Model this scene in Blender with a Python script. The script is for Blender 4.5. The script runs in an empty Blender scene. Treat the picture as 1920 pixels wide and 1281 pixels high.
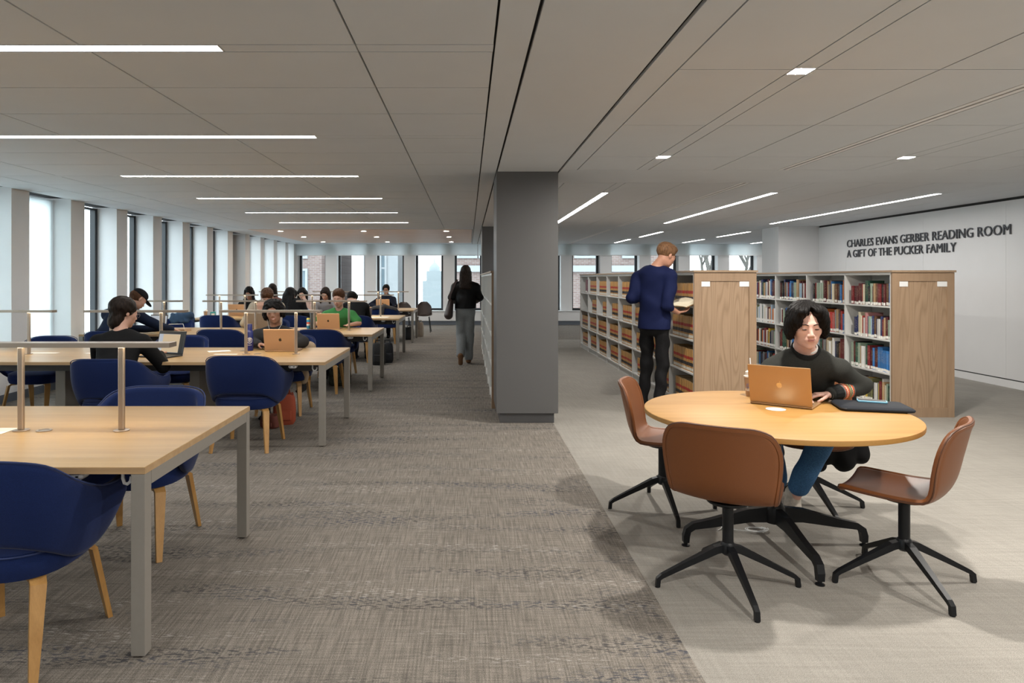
import bpy, bmesh, math, random
import numpy as np
from mathutils import Vector, Matrix
PI = math.pi
R = math.radians
scn = bpy.context.scene
col = scn.collection
random.seed(7)

# ------------------------------------------------------------------ camera, world, exposure
FPX = 1300.0
cam_d = bpy.data.cameras.new('camera')
cam = bpy.data.objects.new('camera', cam_d)
col.objects.link(cam)
cam.location = (0, 0, 1.465)
cam.rotation_euler = (R(90), 0, 0)
cam_d.sensor_width = 36
cam_d.lens = 36 * FPX / 1920
cam_d.shift_x = (960 - 878) / 1920
cam_d.shift_y = -(640.5 - 522) / 1920
cam_d.clip_end = 300
scn.camera = cam
scn.view_settings.view_transform = 'Standard'
scn.view_settings.look = 'None'
scn.view_settings.gamma = 1
scn.view_settings.exposure = 0.0
scn.view_settings.use_curve_mapping = False
scn.cycles.max_bounces = 7
scn.cycles.diffuse_bounces = 4
scn.cycles.glossy_bounces = 3
scn.cycles.transmission_bounces = 4
scn.cycles.transparent_max_bounces = 10
scn.cycles.sample_clamp_indirect = 6
scn.cycles.caustics_reflective = False
scn.cycles.caustics_refractive = False

world = bpy.data.worlds.new('overcast_sky')
scn.world = world
world.use_nodes = True
wn = world.node_tree
bg = wn.nodes['Background']
SKY = 5.2
bg.inputs[1].default_value = SKY
bg.inputs[0].default_value = (0.80, 0.92, 0.98, 1)

# light levels (radiance of the emitting faces)
E_LINE = 42      # long ceiling lines
E_SQUARE = 1750.0   # small square downlights
E_SPOT = 420.0     # downlights in the timber soffit
E_DESK = 30.0     # strips under the desk lamp bars

# ------------------------------------------------------------------ materials
MATS = {}
def newmat(name):
    m = bpy.data.materials.new(name)
    m.use_nodes = True
    MATS[name] = m
    nt = m.node_tree
    return m, nt, nt.nodes['Principled BSDF']

def N(nt, t, **kw):
    n = nt.nodes.new(t)
    for k, v in kw.items():
        if k in n.bl_rna.properties and not k.startswith('i_'):
            setattr(n, k, v)
    return n

def L(nt, a, b):
    nt.links.new(a, b)

def coords(nt, scale=(1, 1, 1), kind='Object', rot=(0, 0, 0)):
    tc = nt.nodes.new('ShaderNodeTexCoord')
    mp = nt.nodes.new('ShaderNodeMapping')
    mp.inputs['Scale'].default_value = scale
    mp.inputs['Rotation'].default_value = rot
    L(nt, tc.outputs[kind], mp.inputs['Vector'])
    return mp.outputs[0]

def noise(nt, vec, scale, detail=2, rough=.5, dist=0):
    n = nt.nodes.new('ShaderNodeTexNoise')
    n.inputs['Scale'].default_value = scale
    n.inputs['Detail'].default_value = detail
    n.inputs['Roughness'].default_value = rough
    n.inputs['Distortion'].default_value = dist
    if vec is not None:
        L(nt, vec, n.inputs['Vector'])
    return n.outputs['Fac']

def ramp(nt, fac, stops):
    r = nt.nodes.new('ShaderNodeValToRGB')
    els = r.color_ramp.elements
    while len(els) < len(stops):
        els.new(.5)
    for e, (p, c) in zip(els, stops):
        e.position = p
        e.color = (*c, 1) if len(c) == 3 else c
    L(nt, fac, r.inputs[0])
    return r.outputs[0]

def g(v):
    return (v, v, v)

def mixc(nt, fac, a, b, mode='MIX'):
    n = nt.nodes.new('ShaderNodeMix')
    n.data_type = 'RGBA'
    n.blend_type = mode
    for s, v in ((0, fac), (6, a), (7, b)):
        if hasattr(v, 'is_linked'):
            L(nt, v, n.inputs[s])
        elif s == 0:
            n.inputs[0].default_value = v
        else:
            n.inputs[s].default_value = (*v, 1) if len(v) == 3 else v
    return n.outputs[2]

def bump(nt, p, h, strength=.2, dist=.002):
    b = nt.nodes.new('ShaderNodeBump')
    b.inputs['Strength'].default_value = strength
    b.inputs['Distance'].default_value = dist
    L(nt, h, b.inputs['Height'])
    L(nt, b.outputs[0], p.inputs['Normal'])

def mat(name, c, rough=.5, metal=0., nscale=0, namp=.12, bstr=0, bdist=.002, stretch=(1, 1, 1), coat=0, sheen=0, spec=None):
    m, nt, p = newmat(name)
    p.inputs['Base Color'].default_value = (*c, 1)
    p.inputs['Roughness'].default_value = rough
    p.inputs['Metallic'].default_value = metal
    if spec is not None: p.inputs['Specular IOR Level'].default_value = spec
    if coat: p.inputs['Coat Weight'].default_value = coat
    if sheen:
        p.inputs['Sheen Weight'].default_value = sheen
        p.inputs['Sheen Roughness'].default_value = .4
    if nscale:
        f = noise(nt, coords(nt, stretch), nscale, 3)
        lo = tuple(max(0, x * (1 - namp)) for x in c); hi = tuple(min(1, x * (1 + namp)) for x in c)
        L(nt, ramp(nt, f, [(.3, lo), (.7, hi)]), p.inputs['Base Color'])
        if bstr: bump(nt, p, f, bstr, bdist)
    return m

def emit(name, c, s):
    m = bpy.data.materials.new(name); m.use_nodes = True
    nt = m.node_tree; nt.nodes.clear()
    e = nt.nodes.new('ShaderNodeEmission'); o = nt.nodes.new('ShaderNodeOutputMaterial')
    e.inputs[0].default_value = (*c, 1); e.inputs[1].default_value = s
    L(nt, e.outputs[0], o.inputs[0])
    MATS[name] = m
    return m

def wood(name, c1, c2, c3, axis='X', rough=.45, fig=1., coat=0.1):
    m, nt, p = newmat(name)
    a, b = 1.1, 14.
    sc = {'X': (a, b, b), 'Y': (b, a, b), 'Z': (b, b, a)}[axis]
    v = coords(nt, sc)
    n1 = noise(nt, v, 1.3 * fig, 4, .6, .6)
    sc2 = tuple(s * (1.5 if s == a else 9) for s in sc)
    n2 = noise(nt, coords(nt, sc2), 2.2, 3, .6)
    base = ramp(nt, n1, [(.3, c1), (.5, c2), (.72, c3)])
    fine = ramp(nt, n2, [(.3, g(.86)), (.6, g(1.))])
    L(nt, mixc(nt, .8, base, fine, 'MULTIPLY'), p.inputs['Base Color'])
    p.inputs['Roughness'].default_value = rough
    p.inputs['Coat Weight'].default_value = coat
    p.inputs['Coat Roughness'].default_value = .3
    return m

def cathedral(name, c1, c2):
    m, nt, p = newmat(name)
    v = coords(nt, (1, 1, 1))
    nz = nt.nodes.new('ShaderNodeTexNoise'); nz.inputs['Scale'].default_value = 1.0; nz.inputs['Detail'].default_value = 2
    L(nt, coords(nt, (3.6, 3.6, .30)), nz.inputs['Vector'])
    w = nt.nodes.new('ShaderNodeMath'); w.operation = 'MULTIPLY'; w.inputs[1].default_value = 22
    L(nt, nz.outputs['Fac'], w.inputs[0])
    s = nt.nodes.new('ShaderNodeMath'); s.operation = 'FRACT'; L(nt, w.outputs[0], s.inputs[0])
    base = ramp(nt, s.outputs[0], [(0, c2), (.25, c1), (.6, c1), (1, c2)])
    f2 = noise(nt, coords(nt, (90, 90, 2)), 1.5, 3)
    L(nt, mixc(nt, .7, base, ramp(nt, f2, [(.3, g(.84)), (.65, g(1))]), 'MULTIPLY'), p.inputs['Base Color'])
    p.inputs['Roughness'].default_value = .5
    return m

def carpet_dark():
    m, nt, p = newmat('woven grey carpet')
    base = (.205, .184, .160)
    y_lines = noise(nt, coords(nt, (130, 4.5, 1)), 1.0, 2)
    x_lines = noise(nt, coords(nt, (5.5, 120, 1)), 1.0, 2)
    big = noise(nt, coords(nt, (1.3, 3.2, 1)), 1.0, 3, .6)
    c = mixc(nt, 1., base, ramp(nt, y_lines, [(.32, g(.76)), (.68, g(1.26))]), 'MULTIPLY')
    c = mixc(nt, 1., c, ramp(nt, x_lines, [(.3, g(.80)), (.7, g(1.2))]), 'MULTIPLY')
    # dark and navy dashes that run across, in loose bands
    band = noise(nt, coords(nt, (.7, 5.0, 1)), 1.0, 2)
    dash = noise(nt, coords(nt, (30, 75, 1)), 1.0, 1)
    mul = nt.nodes.new('ShaderNodeMath'); mul.operation = 'MULTIPLY'
    L(nt, ramp(nt, band, [(.50, g(0)), (.64, g(.8))]), mul.inputs[0])
    L(nt, ramp(nt, dash, [(.50, g(0)), (.60, g(1))]), mul.inputs[1])
    navy = ramp(nt, big, [(.42, (.060, .058, .056)), (.60, (.048, .058, .082))])
    c = mixc(nt, mul.outputs[0], c, navy)
    dash2 = noise(nt, coords(nt, (24, 110, 2)), 1.0, 1)
    band2 = noise(nt, coords(nt, (.8, 6.5, 7)), 1.0, 2)
    mul2 = nt.nodes.new('ShaderNodeMath'); mul2.operation = 'MULTIPLY'
    L(nt, ramp(nt, band2, [(.54, g(0)), (.66, g(.7))]), mul2.inputs[0])
    L(nt, ramp(nt, dash2, [(.57, g(0)), (.66, g(.9))]), mul2.inputs[1])
    c = mixc(nt, mul2.outputs[0], c, (.48, .46, .43))
    sp = noise(nt, coords(nt, (1, 1, 1)), 260, 2)
    c = mixc(nt, 1., c, ramp(nt, sp, [(.32, g(.62)), (.68, g(1.38))]), 'MULTIPLY')
    L(nt, c, p.inputs['Base Color'])
    p.inputs['Roughness'].default_value = .95
    p.inputs['Specular IOR Level'].default_value = .15
    bump(nt, p, sp, .35, .004)
    return m

def carpet_light():
    m, nt, p = newmat('pale flecked carpet')
    d1 = noise(nt, coords(nt, (3, 60, 1), rot=(0, 0, R(35))), 1.0, 2)
    d2 = noise(nt, coords(nt, (60, 3, 1), rot=(0, 0, R(20))), 1.0, 2)
    d3 = noise(nt, coords(nt, (1.5, 1.5, 1)), 1.0, 3)
    sp = noise(nt, coords(nt, (1, 1, 1)), 300, 2)
    c = mixc(nt, 1., (.315, .298, .268), ramp(nt, sp, [(.3, g(.66)), (.7, g(1.3))]), 'MULTIPLY')
    c = mixc(nt, 1., c, ramp(nt, d1, [(.35, g(.93)), (.7, g(1.07))]), 'MULTIPLY')
    c = mixc(nt, 1., c, ramp(nt, d2, [(.35, g(.95)), (.7, g(1.05))]), 'MULTIPLY')
    c = mixc(nt, 1., c, ramp(nt, d3, [(.35, g(.94)), (.7, g(1.05))]), 'MULTIPLY')
    L(nt, c, p.inputs['Base Color'])
    p.inputs['Roughness'].default_value = .95
    p.inputs['Specular IOR Level'].default_value = .15
    bump(nt, p, sp, .3, .003)
    return m

def glass(name, tint=(.93, .97, .97)):
    m = bpy.data.materials.new(name); m.use_nodes = True; MATS[name] = m
    nt = m.node_tree; nt.nodes.clear()
    o = nt.nodes.new('ShaderNodeOutputMaterial'); mx = nt.nodes.new('ShaderNodeMixShader')
    t = nt.nodes.new('ShaderNodeBsdfTransparent'); gl = nt.nodes.new('ShaderNodeBsdfGlossy')
    fr = nt.nodes.new('ShaderNodeFresnel'); fr.inputs[0].default_value = 1.45
    t.inputs[0].default_value = (*tint, 1); gl.inputs['Roughness'].default_value = .02
    L(nt, fr.outputs[0], mx.inputs[0]); L(nt, t.outputs[0], mx.inputs[1]); L(nt, gl.outputs[0], mx.inputs[2])
    L(nt, mx.outputs[0], o.inputs[0])
    return m

def shade_cloth(name):
    m = bpy.data.materials.new(name); m.use_nodes = True; MATS[name] = m
    nt = m.node_tree; nt.nodes.clear()
    o = nt.nodes.new('ShaderNodeOutputMaterial')
    d = nt.nodes.new('ShaderNodeBsdfDiffuse'); t = nt.nodes.new('ShaderNodeBsdfTranslucent'); tr = nt.nodes.new('ShaderNodeBsdfTransparent')
    f = noise(nt, coords(nt, (1, 1, 1)), 400, 1)
    cc = ramp(nt, f, [(.3, (.80, .83, .83)), (.7, (.88, .90, .90))])
    L(nt, cc, d.inputs[0]); t.inputs[0].default_value = (.95, .98, .98, 1)
    a = nt.nodes.new('ShaderNodeMixShader'); a.inputs[0].default_value = .80
    b = nt.nodes.new('ShaderNodeMixShader'); b.inputs[0].default_value = .10
    L(nt, d.outputs[0], a.inputs[1]); L(nt, t.outputs[0], a.inputs[2])
    L(nt, a.outputs[0], b.inputs[1]); L(nt, tr.outputs[0], b.inputs[2]); L(nt, b.outputs[0], o.inputs[0])
    return m

def zbands(name, stops, vary=.12, rough=.55, objcol=False):
    """bands along the height of whatever wears it (0 = foot, 1 = top)"""
    m, nt, p = newmat(name)
    tc = nt.nodes.new('ShaderNodeTexCoord'); sx = nt.nodes.new('ShaderNodeSeparateXYZ')
    L(nt, tc.outputs['Generated'], sx.inputs[0])
    r = ramp(nt, sx.outputs[2], stops)
    m.node_tree.nodes[-1].color_ramp.interpolation = 'CONSTANT'
    oi = nt.nodes.new('ShaderNodeObjectInfo')
    vr = ramp(nt, oi.outputs['Random'], [(0, g(1 - vary)), (1, g(1 + vary))])
    c = mixc(nt, 1., r, vr, 'MULTIPLY')
    L(nt, c, p.inputs['Base Color'])
    p.inputs['Roughness'].default_value = rough
    return m

M_CEIL = mat('white painted ceiling panel', (.635, .66, .685), .8, nscale=3, namp=.015)
M_GAP = mat('dark ceiling reveal', (.05, .05, .05), .9)
M_WALL = mat('white painted wall', (.80, .80, .80), .6, nscale=2, namp=.02)
M_STONE = mat('white marble wall panel', (.80, .80, .80), .4, nscale=1.2, namp=.03)
M_COL = mat('grey painted column', (.112, .112, .113), .45, nscale=2, namp=.02)
M_COLB = mat('grey column plinth', (.095, .095, .10), .5)
M_FRAME = mat('dark window frame', (.018, .022, .027), .4)
M_SILL = mat('white sill', (.78, .80, .82), .5)
M_BASE = mat('blue grey skirting', (.12, .14, .17), .6)
M_GLASS = glass('window glass')
M_SHADE = shade_cloth('roller shade cloth')
M_CDARK = carpet_dark()
M_CLIGHT = carpet_light()
M_LINE = emit('ceiling line diffuser', (1, .975, .945), E_LINE)
M_SQ = emit('square downlight lens', (1, .945, .87), E_SQUARE)
M_SPOT = emit('soffit downlight lens', (1, .93, .85), E_SPOT)
M_DESK = emit('desk lamp strip', (1, .80, .52), E_DESK)
M_TRIM = mat('white light trim', (.80, .79, .78), .5)
M_SLOT = mat('black slot', (.004, .004, .004), .9, spec=.05)
M_SOFFIT = wood('timber soffit', (.66, .49, .39), (.72, .55, .45), (.78, .62, .52), 'X', .6, .6)
M_TABLE = wood('pale maple laminate', (.355, .220, .090), (.40, .255, .108), (.445, .29, .128), 'X', .38, .7)
M_TEDGE = wood('maple table edging', (.42, .27, .14), (.47, .31, .16), (.52, .35, .19), 'X', .45)
M_RTABLE = wood('warm maple veneer', (.38, .190, .045), (.43, .225, .058), (.48, .26, .075), 'X', .55, .5, 0)
M_LEGM = mat('taupe painted metal', (.28, .262, .235), .38, .15, nscale=40, namp=.02)
M_TRAY = mat('dark grey cable tray', (.10, .10, .10), .5)
M_LAMP = mat('satin bronze metal', (.46, .38, .31), .34, .85)
M_WHITEP = mat('white plastic', (.75, .76, .76), .4)
M_BLUE = mat('navy wool upholstery', (.0075, .018, .080), .95, nscale=500, namp=.25, bstr=.25, bdist=.001, sheen=.15, spec=.2)
M_BLUEPIP = mat('navy piping', (.02, .036, .12), .8)
M_CLEG = wood('bentwood oak', (.40, .205, .060), (.46, .25, .08), (.52, .29, .10), 'Z', .4)
M_LEATHER = mat('tan leather', (.175, .056, .014), .42, nscale=350, namp=.06, bstr=.12, bdist=.0008)
M_LEATHER2 = mat('dark tan leather seam', (.08, .028, .010), .5)
M_BLACKM = mat('black powder coated metal', (.009, .010, .012), .38, .1, spec=.3)
M_CASEW = cathedral('oak veneer with arched grain', (.36, .245, .155), (.285, .190, .115))
M_CASEF = wood('oak frame', (.28, .187, .115), (.315, .21, .13), (.345, .235, .148), 'Z', .5)
M_CASET = wood('oak top board', (.29, .20, .125), (.33, .23, .15), (.37, .265, .175), 'Y', .5)
M_SHELFM = mat('white steel shelving', (.68, .68, .66), .45)
M_PAPER = mat('white paper', (.80, .79, .76), .8)
M_PAGES = mat('cream book pages', (.66, .60, .46), .85, nscale=300, namp=.1, stretch=(1, 1, 1))
M_DARKTXT = mat('dark lettering', (.05, .055, .065), .5)
M_SKIN = {}
def skin(k):
    cols = {'light': (.52, .30, .22), 'pale': (.66, .40, .32), 'tan': (.34, .17, .105), 'ruddy': (.44, .22, .145)}
    if k not in M_SKIN:
        M_SKIN[k] = mat('skin ' + k, cols[k], .5, nscale=60, namp=.05)
    return M_SKIN[k]
# ------------------------------------------------------------------ mesh helpers
class MB:
    def __init__(s):
        s.v = []; s.f = []; s.mi = []
    def add(s, vs, fs, mi=0):
        o = len(s.v)
        s.v.extend([tuple(v) for v in vs]); s.f.extend([tuple(i + o for i in f) for f in fs]); s.mi.extend([mi] * len(fs))
        return s
    def box(s, x0, x1, y0, y1, z0, z1, mi=0, bev=0.):
        if bev > 0:
            bev = min(bev, (x1 - x0) / 2.01, (y1 - y0) / 2.01, (z1 - z0) / 2.01)
            vs = []
            for sx, X in ((-1, x0), (1, x1)):
                for sy, Y in ((-1, y0), (1, y1)):
                    for sz, Z in ((-1, z0), (1, z1)):
                        vs += [(X, Y - sy * bev, Z - sz * bev), (X - sx * bev, Y, Z - sz * bev), (X - sx * bev, Y - sy * bev, Z)]
            bm = bmesh.new()
            for v in vs: bm.verts.new(v)
            bmesh.ops.convex_hull(bm, input=bm.verts)
            bm.verts.index_update()
            s.add([v.co[:] for v in bm.verts], [[v.index for v in f.verts] for f in bm.faces], mi)
            bm.free()
            return s
        vs = [(x0, y0, z0), (x1, y0, z0), (x1, y1, z0), (x0, y1, z0), (x0, y0, z1), (x1, y0, z1), (x1, y1, z1), (x0, y1, z1)]
        return s.add(vs, [(0, 3, 2, 1), (4, 5, 6, 7), (0, 1, 5, 4), (1, 2, 6, 5), (2, 3, 7, 6), (3, 0, 4, 7)], mi)
    def lathe(s, prof, c=(0, 0, 0), n=24, mi=0, sx=1, sy=1):
        vs = []; fs = []
        for r, z in prof:
            for i in range(n):
                a = 2 * PI * i / n
                vs.append((c[0] + r * sx * math.cos(a), c[1] + r * sy * math.sin(a), c[2] + z))
        m = len(prof)
        for k in range(m - 1):
            for i in range(n):
                j = (i + 1) % n
                fs.append((k * n + i, k * n + j, (k + 1) * n + j, (k + 1) * n + i))
        fs.append(tuple(range(n))[::-1]); fs.append(tuple((m - 1) * n + i for i in range(n)))
        return s.add(vs, fs, mi)
    def tube(s, pts, rad, n=8, mi=0, flat=None):
        """pts: path, rad: number or list; flat=(w,h) gives a rectangular section"""
        P = [Vector(p) for p in pts]; m = len(P)
        rs = rad if isinstance(rad, (list, tuple)) else [rad] * m
        vs = []; fs = []
        up = Vector((0, 0, 1))
        t0 = (P[1] - P[0]).normalized()
        if abs(t0.dot(up)) > .95: up = Vector((0, 1, 0))
        a = t0.cross(up).normalized()
        for i in range(m):
            t = (P[min(i + 1, m - 1)] - P[max(i - 1, 0)]).normalized()
            a = (a - t * a.dot(t)).normalized(); b = t.cross(a)
            if flat:
                w, h = flat[i] if isinstance(flat, list) else flat
                for sx, sy in ((-1, -1), (1, -1), (1, 1), (-1, 1)):
                    vs.append(P[i] + a * sx * w / 2 + b * sy * h / 2)
            else:
                for k in range(n):
                    th = 2 * PI * k / n
                    vs.append(P[i] + (a * math.cos(th) + b * math.sin(th)) * rs[i])
        if flat: n = 4
        for k in range(m - 1):
            for i in range(n):
                j = (i + 1) % n
                fs.append((k * n + i, k * n + j, (k + 1) * n + j, (k + 1) * n + i))
        fs.append(tuple(range(n))[::-1]); fs.append(tuple((m - 1) * n + i for i in range(n)))
        return s.add(vs, fs, mi)
    def grid(s, fn, nu, nv, mi=0, closed=False):
        vs = [fn(i / nu, j / nv) for j in range(nv + 1) for i in range(nu + 1)]
        fs = [(j * (nu + 1) + i, j * (nu + 1) + i + 1, (j + 1) * (nu + 1) + i + 1, (j + 1) * (nu + 1) + i) for j in range(nv) for i in range(nu)]
        return s.add(vs, fs, mi)
    def build(s, name, mats, parent=None, smooth=False, loc=None, rotz=0.):
        me = bpy.data.meshes.new(name)
        me.from_pydata(s.v, [], s.f)
        for m in (mats if isinstance(mats, (list, tuple)) else [mats]): me.materials.append(m)
        if any(s.mi): me.polygons.foreach_set('material_index', s.mi)
        bm = bmesh.new(); bm.from_mesh(me)
        bmesh.ops.recalc_face_normals(bm, faces=bm.faces)
        bm.to_mesh(me); bm.free()
        if smooth:
            me.polygons.foreach_set('use_smooth', [True] * len(me.polygons))
            try: me.set_sharp_from_angle(angle=R(40))
            except Exception: pass
        me.update()
        o = bpy.data.objects.new(name, me)
        col.objects.link(o)
        if parent is not None: o.parent = parent
        if loc is not None: o.location = loc
        o.rotation_euler.z = rotz
        return o

def tag(o, label=None, cat=None, group=None, kind=None):
    if label: o['label'] = label
    if cat: o['category'] = cat
    if group: o['group'] = group
    if kind: o['kind'] = kind
    return o
def thing(name, label, cat, loc=(0, 0, 0), rotz=0., group=None):
    o = bpy.data.objects.new(name, None); col.objects.link(o)
    o.empty_display_size = .1
    o.location = loc; o.rotation_euler = (0, 0, rotz)
    return tag(o, label, cat, group)
def copy_tree(o, parent=None):
    c = o.copy(); col.objects.link(c)
    if parent is not None:
        c.parent = parent
    for ch in list(o.children): copy_tree(ch, c)
    return c
def place(src, used, loc, rotz, label, group=None):
    o = src if not used else copy_tree(src)
    o.location = loc; o.rotation_euler = (0, 0, rotz); o['label'] = label
    if group: o['group'] = group
    return o
def struct(name, mb, m, parent=None, smooth=False):
    o = mb.build(name, m, parent, smooth)
    o['kind'] = 'structure'
    return o
def bake(o, mods):
    """apply modifiers to the object's mesh"""
    for t, kw in mods:
        md = o.modifiers.new(t.lower(), t)
        for k, v in kw.items(): setattr(md, k, v)
    bpy.context.view_layer.update()
    dg = bpy.context.evaluated_depsgraph_get()
    me = bpy.data.meshes.new_from_object(o.evaluated_get(dg))
    o.modifiers.clear(); o.data = me
    return o
def spline(xs, ys, x):
    """smooth interpolation through a table (Catmull-Rom / Hermite)"""
    n = len(xs)
    x = min(max(x, xs[0]), xs[-1])
    i = max(0, min(n - 2, next((k for k in range(n - 1) if x <= xs[k + 1]), n - 2)))
    def d(k):
        if k == 0: return (ys[1] - ys[0]) / (xs[1] - xs[0])
        if k == n - 1: return (ys[-1] - ys[-2]) / (xs[-1] - xs[-2])
        return (ys[k + 1] - ys[k - 1]) / (xs[k + 1] - xs[k - 1])
    h = xs[i + 1] - xs[i]; t = (x - xs[i]) / h
    return ((2 * t**3 - 3 * t**2 + 1) * ys[i] + (t**3 - 2 * t**2 + t) * h * d(i) + (-2 * t**3 + 3 * t**2) * ys[i + 1] + (t**3 - t**2) * h * d(i + 1))

# ------------------------------------------------------------------ room
ZC = 2.54            # ceiling
XL, XR = -5.45, 7.25  # left window plane, right wall
YB, YF = -4.0, 21.9   # behind the camera, far window wall
XE = 10.2
YR = 14.35            # where the lettered wall ends

fl = MB().add([(XL - .4, YB, 0), (.86, YB, 0), (.86, YF + .3, 0), (XL - .4, YF + .3, 0)], [(0, 1, 2, 3)])
struct('floor', fl, M_CDARK)
fl = MB().add([(.86, YB, 0), (XR + .1, YB, 0), (XR + .1, 16.6, 0), (.86, 16.6, 0)], [(0, 1, 2, 3)])
struct('floor_pale', fl, M_CLIGHT)['kind'] = 'structure'
fl = MB().add([(.86, 16.6, 0), (XE + .2, 16.6, 0), (XE + .2, YF + .3, 0), (.86, YF + .3, 0)], [(0, 1, 2, 3)])
fl.add([(XR + .1, 14.3, 0), (XE + .2, 14.3, 0), (XE + .2, 16.6, 0), (XR + .1, 16.6, 0)], [(0, 1, 2, 3)])
struct('floor_far', fl, M_CDARK)

ce = MB(); GAP = .005
def field(xs, ys, holes=(), gap=GAP):
    for i in range(len(xs) - 1):
        for j in range(len(ys) - 1):
            cx, cy = (xs[i] + xs[i + 1]) / 2, (ys[j] + ys[j + 1]) / 2
            if any(a < cx < b and c < cy < d for a, b, c, d in holes): continue
            ce.box(xs[i] + gap, xs[i + 1] - gap, ys[j] + gap, ys[j + 1] - gap, ZC, ZC + .02)
LY = [3.24 + 2.03 * k for k in range(-3, 6)]
ys = [YB]
for y in LY:
    if y - 1.0 > YB or True:
        ys += [y - .05, y + .05, y + .67, y + 1.29]
ys = sorted(y for y in ys if YB <= y < 15.1) + [15.2]
LX0, LX1 = -3.65, -1.155
# the light rows are cut at the lamp ends; the panel rows at the panel joints
pan_x = [XL, -4.92, -4.31, -3.05, -1.79, -.52, .120]
for j in range(len(ys) - 1):
    row = [ys[j], ys[j + 1]]
    lamp = any(abs((row[0] + row[1]) / 2 - y) < .02 for y in LY)
    if lamp: field([XL, -4.92, LX0, LX1, -.52, .120], row, [(LX0, LX1, row[0], row[1])], .0035)
    else: field(pan_x, row)
field([XL, .120], [20.95, YF + .25])
field([XL, -4.84], [15.2, 20.95]); field([.09, .120], [15.2, 20.95])
field([.122, .283], [YB, YF + .25], gap=.004)
field([.292, .905], [YB, 7.0, 14.4, YF + .25], gap=.004)
field([.92, 1.08], [YB, 6.88], gap=.004)
ny = [YB, -1.5, 0.97, 3.57, 4.87, 6.13, 6.88]
for a, b in ((1.08, 1.67), (1.785, 2.43), (2.43, 3.07), (3.18, 3.84), (3.97, 4.63), (4.63, 5.26), (5.26, 6.5), (6.5, XR - .03)):
    field([a, b], ny)
SQ = [(1.7275, 3.6), (1.7275, 6.15), (3.905, 3.6), (3.905, 6.18), (1.7275, 1.05), (3.905, 1.05), (6.1, 6.18), (6.1, 3.6), (1.7275, -1.5), (3.905, -1.5)]
for a, b, cx in ((1.67, 1.785, 1.7275), (3.84, 3.97, 3.905)):
    yy = [YB]
    for X, Y in sorted(SQ, key=lambda t: t[1]):
        if abs(X - cx) < .01: yy += [Y - .06, Y + .06]
    yy.append(6.88)
    field([a, b], yy, [(X - .06, X + .06, Y - .06, Y + .06) for X, Y in SQ], .003)
field([.92, XR - .03], [6.88, 7.8], gap=.003)
SL = [(1.72, 8.7, 13.55), (3.85, 8.7, 13.55), (5.98, 8.8, 13.7)]
fx = [.92, 1.08, 1.67, 1.77, 2.43, 3.07, 3.18, 3.80, 3.90, 4.63, 5.26, 5.93, 6.03, 6.6, XR - .03]
for i in range(len(fx) - 1):
    lamp = [s for s in SL if fx[i] < s[0] < fx[i + 1]]
    if fx[i] == 3.07: continue
    if lamp: field([fx[i], fx[i + 1]], [7.8, lamp[0][1], lamp[0][2], 14.4], [(0, 9, lamp[0][1], lamp[0][2])], .0035)
    else: field([fx[i], fx[i + 1]], [7.8, 14.4], gap=.004)
field([.92, XE], [14.4, 15.2], gap=.003)
FL = [(4.48, 16.0, 18.1), (6.5, 16.0, 18.1), (4.45, 19.1, 21.0), (6.5, 19.1, 21.0), (8.77, 19.9, 21.5), (8.77, 16.0, 18.1)]
for a, b in ((.92, 3.07), (3.18, 4.42), (4.53, 6.45), (6.55, 8.72), (8.82, XE)): field([a, b], [15.2, YF + .25], gap=.004)
for a, b, cx in ((4.42, 4.53, 4.47), (6.45, 6.55, 6.5), (8.72, 8.82, 8.77)):
    yy = [15.2]
    for X, y0, y1 in sorted(FL, key=lambda t: t[1]):
        if abs(X - cx) < .05: yy += [y0, y1]
    yy.append(YF + .25)
    field([a, b], yy, [(X - .1, X + .1, y0, y1) for X, y0, y1 in FL], .003)
struct('ceiling', ce, M_CEIL)
struct('ceiling_void', MB().box(XL - .45, XE + .3, YB - .1, YF + .5, ZC + .035, ZC + .10), M_GAP)
# timber soffit over the far left
sf = MB().box(-4.835, .085, 15.21, 20.94, ZC - .004, ZC + .02)
so = struct('trim_1', sf, M_SOFFIT)
k = 0
for xx in (-4.25, -2.37, -.50):
    for yy in (15.7, 17.9, 20.3):
        col_n = {-4.25: 'left', -2.37: 'middle', -.50: 'right'}[xx]; row_n = {15.7: 'nearest', 17.9: 'middle', 20.3: 'farthest'}[yy]
        t = thing('recessed_downlight', f'small round downlight in the timber soffit, {col_n} column, {row_n} row', 'light', (xx, yy, ZC - .004), 0, 'timber soffit downlights')
        MB().lathe([(.075, 0), (.08, -.006), (.055, -.006), (.055, 0)], n=16).build('trim_ring', M_TRIM, t, True)
        MB().lathe([(.053, -.003), (.053, -.0045)], n=16).build('lens', M_SPOT, t)

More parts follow.
